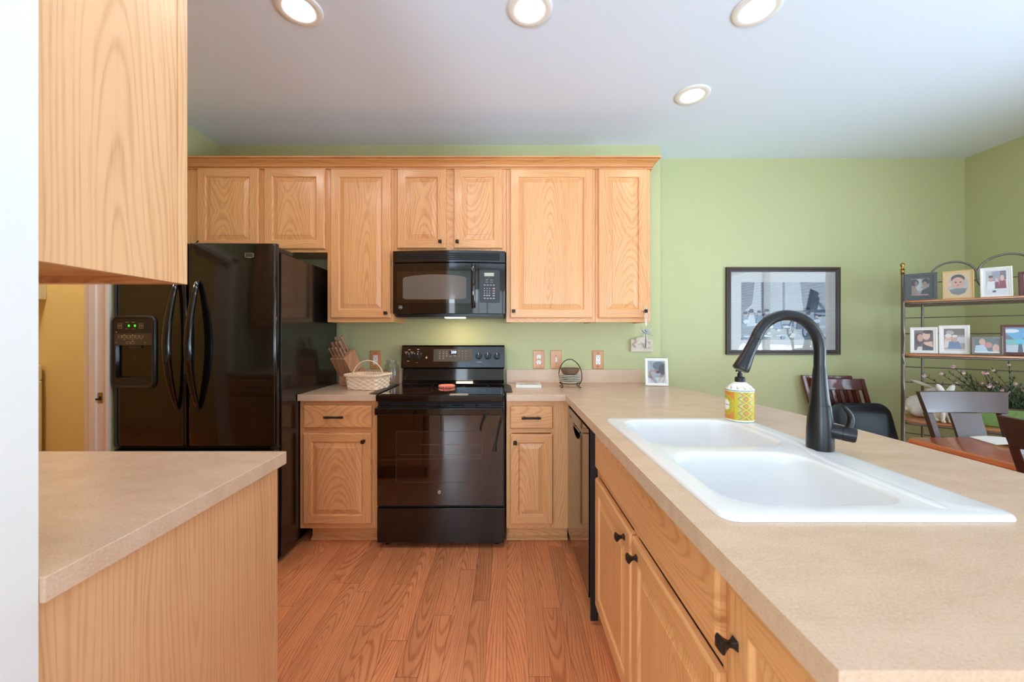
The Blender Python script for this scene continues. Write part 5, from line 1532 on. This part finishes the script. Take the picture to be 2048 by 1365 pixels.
for c_, r_, a0, a1, zc_ in ((.242, .108, -20, 200, 1.665), (.475, .128, -40, 220, 1.665), (.708, .108, -20, 200, 1.665)):
    MB().tube(arc(RP(c_, .0, zc_), r_, R(a0), R(a1), 36, RU, Z_), .0062, 10).build('scroll', 'rack_metal', t, smooth=60)
def shelf_loop(ins, z_):
    pts = rrect(ins, RW - ins, ins, RD - ins, .05 - ins * .5, 5)
    return [RP(a_, b_, z_) for a_, b_ in pts]
for zz in zb:
    MB().loops([shelf_loop(.010, zz - .014), shelf_loop(.004, zz - .012), shelf_loop(.004, zz - .004), shelf_loop(.008, zz)]).build('shelf_board', 'shelf_wood', t, smooth=30)
    MB().tube(shelf_loop(.004, zz - .021), .0062, 8, closed=True).build('shelf_rail', 'rack_metal', t, smooth=60)
for u_ in (0.006, RW - .006):
    pz_ = [(.332, .001), (.332, .22), (.36, .45), (.332, .69), (.345, .80), (.385, .93), (.34, 1.05), (.328, 1.13), (.345, 1.22), (.375, 1.31), (.34, 1.42), (.328, 1.49)]
    MB().tube(catmull([RP(u_, d_, z_) for d_, z_ in pz_], 6), .0075, 10).build('front_leg', 'rack_metal', t, smooth=60)
    mb = MB()
    for sgn in (1, -1):
        mb.tube([RP(u_ + .006 * math.cos(k * .9), .335 + .008 * math.sin(k * .9) * sgn, .76 + k * .022) for k in range(32)], .0036, 6)
    mb.build('twisted_rod', 'rack_metal', t, smooth=60)

def on_rack(pxl, pxr, d_, zshelf, Hh, label, fmat, fw, shapes, deg=10, matk=None, matw=0, tilt=0, glass=True, face=None):
    """frame standing on the rack whose left and right ends appear at image columns pxl, pxr"""
    def uu(px):
        k = (px - CX) / F; b_ = RBL + RN * d_
        return (k * b_.y - b_.x) / (RU.x - k * RU.y)
    u0, u1 = uu(pxl), uu(pxr)
    bl = RP(u0, d_, zshelf + .001)
    v_, n_ = lean(RN, deg)
    return photo_frame('photo_frame', label, bl, RU, v_, n_, u1 - u0, Hh, fw, fmat, shapes, 'photo frames on the rack', matk=matk, matw=matw, glass=glass, ft=.012)
z1_, z2_, z3_ = zb[0], zb[1], zb[2]
skin, skin2 = (226, 182, 160), (208, 158, 134)
on_rack(1808, 1875, .24, z1_, .190, 'weathered grey frame at the left end of the top rack shelf', 'grey_frame', .036, [
    ('r', 0, 0, 1, 1, (196, 190, 190)), ('e', .45, .62, .26, .36, (238, 240, 244)), ('e', .16, .76, .26, .22, (70, 48, 42)), ('e', .28, .70, .10, .14, skin2),
    ('p', [(0, 0), (0, .62), (.22, .55), (.42, .10), (.45, 0)], (198, 160, 134)), ('e', .80, .80, .22, .18, (84, 50, 38)), ('e', .74, .66, .14, .15, skin2), ('p', [(.5, 0), (.6, .30), (1, .5), (1, 0)], (62, 54, 54)), ('e', .66, .46, .13, .08, skin), ('r', .3, 0, .95, .07, skin)])
on_rack(1885, 1949, .235, z1_, .190, 'pale gold square frame with a round baby photo on the top rack shelf', 'gold_frame', .011, [
    ('r', 0, 0, 1, 1, (218, 184, 128)), ('e', .5, .5, .40, .42, (186, 176, 166)), ('e', .5, .74, .26, .17, (64, 48, 44)), ('e', .5, .58, .25, .22, skin2), ('e', .42, .60, .04, .03, (60, 40, 36)), ('e', .60, .60, .04, .03, (60, 40, 36)), ('e', .51, .48, .06, .02, (180, 96, 90)),
    ('p', [(.18, .30), (.38, .36), (.62, .36), (.84, .34), (.76, .17), (.5, .09), (.26, .16)], (110, 114, 118)), ('e', .17, .52, .07, .09, skin)])
on_rack(1961, 2027, .235, z1_, .192, 'white frame with three seated people on the top rack shelf', 'white_frame', .014, [
    ('r', 0, 0, 1, 1, (196, 198, 204)), ('r', .3, .55, .7, 1, (156, 160, 168)), ('r', .7, .6, 1, 1, (122, 110, 120)), ('p', [(.02, .2), (.08, .55), (.40, .55), (.44, .2)], (232, 232, 234)), ('e', .24, .66, .10, .13, skin2), ('e', .24, .76, .12, .06, (86, 70, 66)),
    ('p', [(.44, .22), (.46, .52), (.62, .52), (.64, .22)], (122, 46, 60)), ('e', .53, .60, .07, .09, skin), ('p', [(.62, .15), (.66, .58), (.96, .58), (1, .15)], (140, 44, 58)), ('e', .80, .68, .10, .13, skin), ('r', 0, 0, 1, .22, (222, 222, 226)), ('e', .4, .10, .10, .05, (80, 84, 100))], matk='white_frame', matw=.010)
on_rack(2038, 2100, .235, z1_, .150, 'dark red-brown rounded frame cut off at the right on the top rack shelf', 'mahogany', .020, [('r', 0, 0, 1, 1, (176, 170, 164)), ('e', .5, .5, .25, .3, skin2), ('r', 0, 0, 1, .2, (92, 100, 112))])
on_rack(1820, 1876, .265, z2_, .178, 'white frame with two young women on the second rack shelf', 'white_frame', .020, [
    ('r', 0, 0, 1, 1, (96, 78, 76)), ('r', 0, .85, 1, 1, (128, 108, 104)), ('e', .26, .55, .22, .32, (78, 50, 38)), ('e', .32, .62, .16, .19, skin2), ('p', [(.12, 0), (.2, .18), (.4, .2), (.46, 0)], (226, 214, 208)), ('p', [(.4, 0), (.5, .4), (.95, .45), (1, 0)], skin), ('e', .64, .74, .20, .22, skin), ('e', .70, .92, .25, .10, (70, 44, 34)), ('p', [(.42, 0), (.48, .36), (.62, .26), (1, .16), (1, 0)], (40, 42, 46))], deg=12)
on_rack(1878, 1941, .255, z2_, .188, 'wide white frame with an elderly couple on the second rack shelf', 'white_frame', .022, [
    ('r', 0, 0, 1, 1, (168, 146, 128)), ('r', 0, .7, 1, 1, (112, 92, 80)), ('e', .3, .82, .2, .1, (176, 170, 164)), ('r', .5, .35, 1, .62, (206, 204, 206)), ('p', [(.0, .1), (.05, .5), (.35, .52), (.4, .2)], (222, 206, 200)), ('e', .22, .58, .15, .14, skin), ('e', .22, .68, .16, .09, (230, 224, 218)),
    ('p', [(.18, .05), (.26, .42), (.72, .42), (.88, .05)], (92, 116, 160)), ('e', .52, .54, .14, .15, skin2), ('e', .52, .66, .13, .06, (232, 228, 222)), ('r', 0, 0, 1, .08, (206, 196, 192))])
on_rack(1943, 2007, .300, z2_, .118, 'ornate pewter frame standing on black feet on the second rack shelf', 'rack_metal', .013, [
    ('r', 0, 0, 1, 1, (74, 88, 84)), ('p', [(.0, .0), (.05, .5), (.4, .55), (.55, .1)], (172, 196, 214)), ('e', .32, .74, .13, .22, skin2), ('e', .56, .52, .16, .2, (190, 120, 110)), ('e', .86, .3, .14, .3, skin2), ('r', 0, 0, 1, .1, (226, 226, 228))])
mb = MB()
on_rack(2003, 2080, .245, z2_, .185, 'dark red frame with a blue mountain lake photo on the second rack shelf', 'mahogany', .018, [
    ('r', 0, 0, 1, 1, (90, 170, 214)), ('e', .2, .88, .3, .08, (226, 236, 244)), ('p', [(0, .8), (.34, .5), (0, .42)], (96, 112, 128)), ('p', [(.5, .5), (1, .86), (1, .45)], (110, 124, 136)), ('r', 0, .28, 1, .52, (110, 190, 182)), ('r', 0, 0, 1, .30, (196, 204, 210)), ('e', .52, .44, .12, .12, (70, 190, 226)), ('p', [(.42, 0), (.46, .34), (.58, .34), (.62, 0)], (40, 50, 66))])

# plaster rabbits
def rabbit(label, c, yaw, ears, s=1.0):
    t = thing('rabbit_figurine', label, 'figurine', tuple(c), 'plaster rabbits on the rack')
    m_ = Matrix.Rotation(yaw, 3, 'Z')
    def W(x, y, z): return c + m_ @ V(x * s, y * s, z * s)
    mb = MB()
    def bl_(x, y, z, a_, b_, d_, rx_=0):
        mb.ball(W(x, y, z), a_ * s, b_ * s, d_ * s, 20, rot=m_ @ Matrix.Rotation(rx_, 3, 'Y'))
    bl_(.015, 0, .068, .062, .048, .066, 0)          # haunch and body, facing -x
    bl_(-.022, 0, .095, .042, .038, .062, R(-20))    # chest
    bl_(-.048, 0, .160, .036, .028, .030, R(15))     # head
    bl_(-.076, 0, .152, .018, .017, .015)            # muzzle
    bl_(.070, 0, .045, .018, .018, .018)             # tail
    for sy_ in (-1, 1):
        bl_(.020, sy_ * .036, .040, .040, .020, .038)    # thigh
        bl_(-.015, sy_ * .038, .012, .036, .014, .012)   # hind foot
        bl_(-.050, sy_ * .018, .045, .013, .012, .045)   # foreleg
        bl_(-.062, sy_ * .018, .010, .018, .012, .010)   # paw
        if ears == 'up': mb.ball(W(-.034, sy_ * .022, .215), .011 * s, .018 * s, .044 * s, 16, rot=m_ @ Matrix.Rotation(R(-sy_ * 24), 3, 'X'))
        else: mb.ball(W(.000, sy_ * .018, .208), .050 * s, .016 * s, .012 * s, 16, rot=m_ @ Matrix.Rotation(R(-24), 3, 'Y'))
    o = mb.build('body', 'rabbit', t); remesh(o, .0035, 4)
    mb = MB()
    for sy_ in (-1, 1): mb.ball(W(-.066, sy_ * .022, .167), .004 * s)
    mb.build('eyes', 'black_matte', t, smooth=60)
    return t
def rack_u(px, d_):
    k = (px - CX) / F; b_ = RBL + RN * d_
    return (k * b_.y - b_.x) / (RU.x - k * RU.y)
ra_ = RP(rack_u(1842, .10), .10, z3_ + .001); rabbit('white rabbit figurine with swept-back ears at the left end of the rack', ra_, R(150), 'back', 1.1)
ra_ = RP(rack_u(1886, .24), .24, z3_ + .001); rabbit('white rabbit figurine with upright ears beside the planter on the rack', ra_, R(60), 'up', .98)

# flowering plant in a green planter
u0, u1 = rack_u(1942, .22), RW - .15
t = thing('potted_plant', 'pink-flowered grassy plant in a long green planter on the rack', 'plant', tuple(RP((u0 + u1) / 2, .17, z3_)))
o0 = RP(u0, .10, z3_ + .001); mb = MB(); mb.obox(o0, RU * (u1 - u0), RN * .14, Z_ * .115); mb.build('planter', 'green_box', t, bevel=.006)
mb = MB(); mb.obox(o0 - RU * .004 - RN * .004 + Z_ * .1153, RU * (u1 - u0 + .008), RN * .148, Z_ * .007); mb.build('planter_rim', 'mahogany', t, bevel=.002)
rnd = random.Random(11)
def blade(mb, p, d_, L_, w_, droop):
    side = d_.cross(Z_); side = side.normalized() if side.length > .01 else X_
    pts = []
    for i in range(6):
        f = i / 5; q_ = p + d_ * (L_ * f) + Z_ * (-droop * L_ * f * f); ww = w_ * (1 - f) ** .6
        pts += [q_ - side * ww, q_ + side * ww]
    mb.add(pts, [(2 * i, 2 * i + 1, 2 * i + 3, 2 * i + 2) for i in range(5)])
def bladed(n_, Lr, wr, dr_, spread, seed):
    mb = MB(); r = random.Random(seed)
    for k in range(n_):
        p = RP(u0 + .02 + (u1 - u0 - .04) * r.random(), .15 + .08 * r.random(), z3_ + .117)
        a_ = (r.random() * 2 - 1) * spread
        if (p - RP(u0, 0, 0)).dot(RU) < .15: a_ = max(a_, -.40)
        d_ = (Z_ * math.cos(a_) + RU * math.sin(a_) + RN * (r.random() - .15) * .5).normalized()
        blade(mb, p, d_, Lr[0] + (Lr[1] - Lr[0]) * r.random(), wr, dr_ * r.random())
    return mb
o = bladed(900, (.10, .27), .0026, .9, 1.15, 3).build('grass', 'leaf', t); tag(o, kind='stuff')
mb = MB(); stems = []
for k in range(46):
    p = RP(u0 + .02 + (u1 - u0 - .04) * rnd.random(), .12 + .10 * rnd.random(), z3_ + .115)
    a_ = (rnd.random() * 2 - 1) * 1.0 - (.25 if k % 3 == 0 else 0)
    L_ = .15 + .16 * rnd.random()
    if k < 3: a_, L_ = -.88 + .16 * k, .31
    if k < 3: p = RP(u0 + .03 + .03 * k, .16, z3_ + .115)
    d_ = (Z_ * math.cos(a_) + RU * math.sin(a_) + RN * (rnd.random() - .05) * .45).normalized()
    pts = catmull([p, p + d_ * L_ * .5, p + d_ * L_ + V(0, 0, -.015)], 4)
    mb.tube(pts, .0016, 5); stems.append((pts, d_))
    for q_ in range(44):
        f = .3 + .68 * rnd.random(); pt = pts[min(len(pts) - 1, int(f * len(pts)))]
        dd_ = (d_ * .6 + V(rnd.random() - .5, rnd.random() - .5, rnd.random() - .3) * 1.6).normalized()
        blade(mb, pt, dd_, .022 + .02 * rnd.random(), .0020, .2)
o = mb.build('foliage', 'leaf_dark', t); tag(o, kind='stuff')
fl0 = None
for k, (pts, d_) in enumerate(stems[:34]):
    p = pts[-1]
    if fl0 is None:
        mb = MB()
        for i in range(6):
            a_ = 2 * PI * i / 6; mb.ball(V(math.cos(a_) * .0070, math.sin(a_) * .0070, .001), .0062, .0045, .0016, 8, rot=Matrix.Rotation(a_, 3, 'Z'))
        mb.ball(V(0, 0, .002), .0034)
        me_o = mb.build('flower', 'petal', t, org=V(0, 0, 0), smooth=60); fl0 = me_o; o = fl0
    else:
        o = fl0.copy(); COL.objects.link(o); o.parent = t
    o.location = p - Vector(t.location)
    o.rotation_euler = (R(60 + 40 * rnd.random()), R(20 * rnd.random()), R(-45 + 60 * (rnd.random() - .5)))
    s_ = .65 + .4 * rnd.random(); o.scale = (s_, s_, s_)

# ================================================================== dining table
TX0, TY1, TZ = 2.030, 2.005, .745
t = thing('dining_table', 'reddish cherry wood dining table beside the peninsula', 'table', (2.75, 1.45, 0))
TX1, TY0 = 3.08, .85
def tl_(ins, z_): return [V(a_, b_, z_) for a_, b_ in rrect(TX0 + ins, TX1 - ins, TY0 + ins, TY1 - ins, .045, 6)]
MB().loops([tl_(.02, TZ - .030), tl_(.006, TZ - .026), tl_(0, TZ - .016), tl_(.002, TZ - .006), tl_(.008, TZ)]).build('tabletop', 'cherry', t, smooth=40)
mb = MB()
for a_ in ((TX0 + .10, TX1 - .10, TY0 + .10, TY0 + .12), (TX0 + .10, TX1 - .10, TY1 - .12, TY1 - .10), (TX0 + .10, TX0 + .12, TY0 + .12, TY1 - .12), (TX1 - .12, TX1 - .10, TY0 + .12, TY1 - .12)):
    mb.box(*a_, TZ - .11, TZ - .0305)
mb.build('apron', 'cherry', t)
for x_ in (TX0 + .09, TX1 - .16):
    for y_ in (TY0 + .09, TY1 - .16):
        MB().loops([[V(x_ + i, y_ + i, z_), V(x_ + .07 - i, y_ + i, z_), V(x_ + .07 - i, y_ + .07 - i, z_), V(x_ + i, y_ + .07 - i, z_)] for i, z_ in ((.012, .001), (0, TZ - .0305))]).build('leg', 'cherry', t)
# open booklet on the table
q = V(2.46, 1.90, TZ + .001)
mb = MB(); n = 12
pts0, pts1 = [], []
for i in range(n + 1):
    f = i / n; x_ = q.x - .14 + .32 * f; z_ = q.z + .0015 + .014 * math.sin(PI * min(1, f * 1.6)) * (1 - f)
    pts0.append(V(x_, q.y - .05 - .13 * f, z_)); pts1.append(V(x_ + .04, q.y + .09 - .10 * f, z_))
lw = [[a_, b_, b_ + V(0, 0, .003), a_ + V(0, 0, .003)] for a_, b_ in zip(pts0, pts1)]
mb.loops(lw); single('booklet', mb, 'paper', 'cream paper booklet lying with a curled edge on the dining table', 'booklet', tuple(q), smooth=40)

# dining chairs
def dining_chair(label):
    """front towards -Y, origin on the floor under the seat middle"""
    t = thing('dining_chair', label, 'chair', (0, 0, 0), 'dark wood dining chairs')
    MB().loops([[V(a_, b_, z_) for a_, b_ in rrect(-.225 + i, .225 - i, -.22 + i, .20 - i, .04, 4)] for i, z_ in ((.01, .438), (0, .445), (0, .462), (.012, .472))]).build('seat', 'dark_wood', t, smooth=40)
    back = lambda z_: .20 + .135 * ((z_ - .44) / .51) ** 1.3 if z_ > .44 else .20
    for s_ in (-1, 1):
        pts = []
        for z_ in (.002, .2, .44, .60, .75, .8375):
            xx = s_ * (.172 if z_ < .5 else .172 + (z_ - .44) * .05)
            pts.append([V(xx - .016, back(z_) - .014, z_), V(xx + .016, back(z_) - .014, z_), V(xx + .016, back(z_) + .014, z_), V(xx - .016, back(z_) + .014, z_)])
        MB().loops(pts).build('leg', 'dark_wood', t, bevel=.003)
        MB().loops([[V(s_ * .185 - w_, -.19 - w_, z_), V(s_ * .195 + w_, -.19 - w_, z_), V(s_ * .195 + w_, -.19 + w_, z_), V(s_ * .195 - w_, -.19 + w_, z_)] for w_, z_ in ((.014, .002), (.020, .4375))]).build('leg', 'dark_wood', t)
    # crest rail, gently curved backwards in plan
    lps = []
    for i in range(13):
        f = -1 + 2 * i / 12; x_ = .222 * f; y_ = back(.90) + .010 - .030 * f * f + .012
        zlo, zhi = .838 + 0 * f, .953
        xo = .012 * f
        lps.append([V(x_ - xo, y_ - .030, zlo), V(x_ + xo, y_ - .010, zhi), V(x_ + xo, y_ + .014, zhi), V(x_ - xo, y_ - .006, zlo)])
    MB().loops(lps).build('crest_rail', 'dark_wood', t, smooth=40, bevel=.002)
    lps = []
    for z_ in (.46, .55, .65, .75, .8375):
        w_ = .066 + .014 * (z_ - .46) / .385
        lps.append([V(-w_, back(z_) - .006, z_), V(w_, back(z_) - .006, z_), V(w_, back(z_) + .008, z_), V(-w_, back(z_) + .008, z_)])
    MB().loops(lps).build('back_splat', 'dark_wood', t, smooth=40)
    return t
ch = dining_chair('dark wood dining chair beyond the table facing the room, with a wide back splat')
ch.location = (2.520, 1.865, 0); ch.rotation_euler = (0, 0, R(-3))
c2 = copy_tree(ch, None, (2.265, 1.325, 0), (0, 0, R(94)))
c2['label'] = 'dark wood dining chair cut off at the right edge, pushed in from the peninsula side'

# folding chairs leaning on the dining wall
def folded_chair(label, o, pad):
    t = thing('folding_chair', label, 'folding chair', tuple(V(o.x, o.y, 0)), 'folded chairs by the dining wall')
    tl2 = R(13); u = V(1, -.10, 0).normalized(); v = (Z_ * math.cos(tl2) - u * math.sin(tl2) + V(0, .035, 0)).normalized(); n_ = u.cross(v) * -1
    n_ = V(-n_.x, -n_.y, -n_.z) if n_.y > 0 else n_
    P = lambda a_, b_, d_: o + u * a_ + v * b_ + n_ * d_
    Wd = .335
    L0 = (o.z - .002) / v.z
    for a_ in (0, Wd):
        mb = MB(); mb.obox(P(a_ - .014, -L0, -.012), u * .028, v * L0, n_ * .024); mb.build('leg', 'mahogany', t, bevel=.003)
        mb = MB(); mb.obox(P(a_ - .014 + (.03 if a_ == 0 else -.03), -L0 + .01, .014), u * .028, v * (L0 * .55), n_ * .02); mb.build('leg', 'mahogany', t, bevel=.003)
    mb = MB(); mb.obox(P(.0145, -.090, -.010), u * (Wd - .029), v * .088, n_ * .020); mb.build('back_rail', 'mahogany', t, bevel=.003)
    mb = MB(); mb.obox(P(.0145, -.32, -.009), u * (Wd - .029), v * .035, n_ * .018); mb.build('lower_rail', 'mahogany', t, bevel=.002)
    for k in range(5):
        a_ = .040 + k * (Wd - .08 - .03) / 4
        mb = MB(); mb.obox(P(a_, -.285, -.005), u * .026, v * .194, n_ * .010); mb.build('slat', 'mahogany', t, bevel=.002)
    if pad:
        pts = rrect(0, .42, -.48, 0, .085, 8)
        lp = lambda i, d_: [P(.02 + a_ * (1 - 2 * i / .42) + i, -.185 + b_ - i * .6, d_) for a_, b_ in pts]
        MB().loops([lp(.006, .036), lp(0, .042), lp(0, .052), lp(.012, .062), lp(.05, .067)]).build('seat', 'leather', t, smooth=50)
    return t
o = at(1606, 751, 3.088); folded_chair('mahogany slatted folding chair nearest the wall, mostly hidden behind the other', o, False)
o = at(1629, 757, 3.035); folded_chair('folded mahogany slatted chair with a padded black leather seat by the wall', o, True)

# ================================================================== laundry room
wx = -1.188 * 2.98
t = thing('washing_machine', 'white washing machine in the laundry room beyond the doorway', 'washing machine', (wx - .34, 2.65, 0))
MB().box(wx - .68, wx, 2.33, 2.975, .012, .925).build('cabinet', 'white_plastic', t, bevel=.012)
for x_ in (wx - .62, wx - .06):
    for y_ in (2.4, 2.9): MB().cyl((x_, y_, .0005), (x_, y_, .012), .02).build('foot', 'black_matte', t)
mb = MB(); mb.prism([V(wx - .67, 2.82, .926), V(wx - .67, 2.975, .926), V(wx - .67, 2.975, 1.045), V(wx - .67, 2.88, 1.045)], V(.665, 0, 0)); cpn = mb.build('control_panel', 'white_plastic', t, bevel=.006)
for k in range(3): MB().lathe(V(wx - .05 - .12 * k, 2.848, .985), V(0, -.9, .43), [(.026, 0), (.024, .014), (.010, .020)], 20).build('dial', 'steel', cpn, smooth=40)
MB().box(wx - .62, wx - .06, 2.36, 2.80, .9255, .932).build('lid', 'white_plastic', t, bevel=.004)
t = thing('wall_cabinet', 'white wall cabinet above the washing machine in the laundry room', 'kitchen cabinet', (wx - .3, 2.99, 1.55))
MB().box(wx - .70, wx, 2.70, 2.999, 1.545, 2.25).build('carcass', 'white_plastic', t, bevel=.002)
MB().box(wx - .34, wx - .004, 2.682, 2.699, 1.55, 2.245).build('door', 'white_plastic', t, bevel=.003)
MB().box(wx - .696, wx - .346, 2.682, 2.699, 1.55, 2.245).build('door', 'white_plastic', t, bevel=.003)
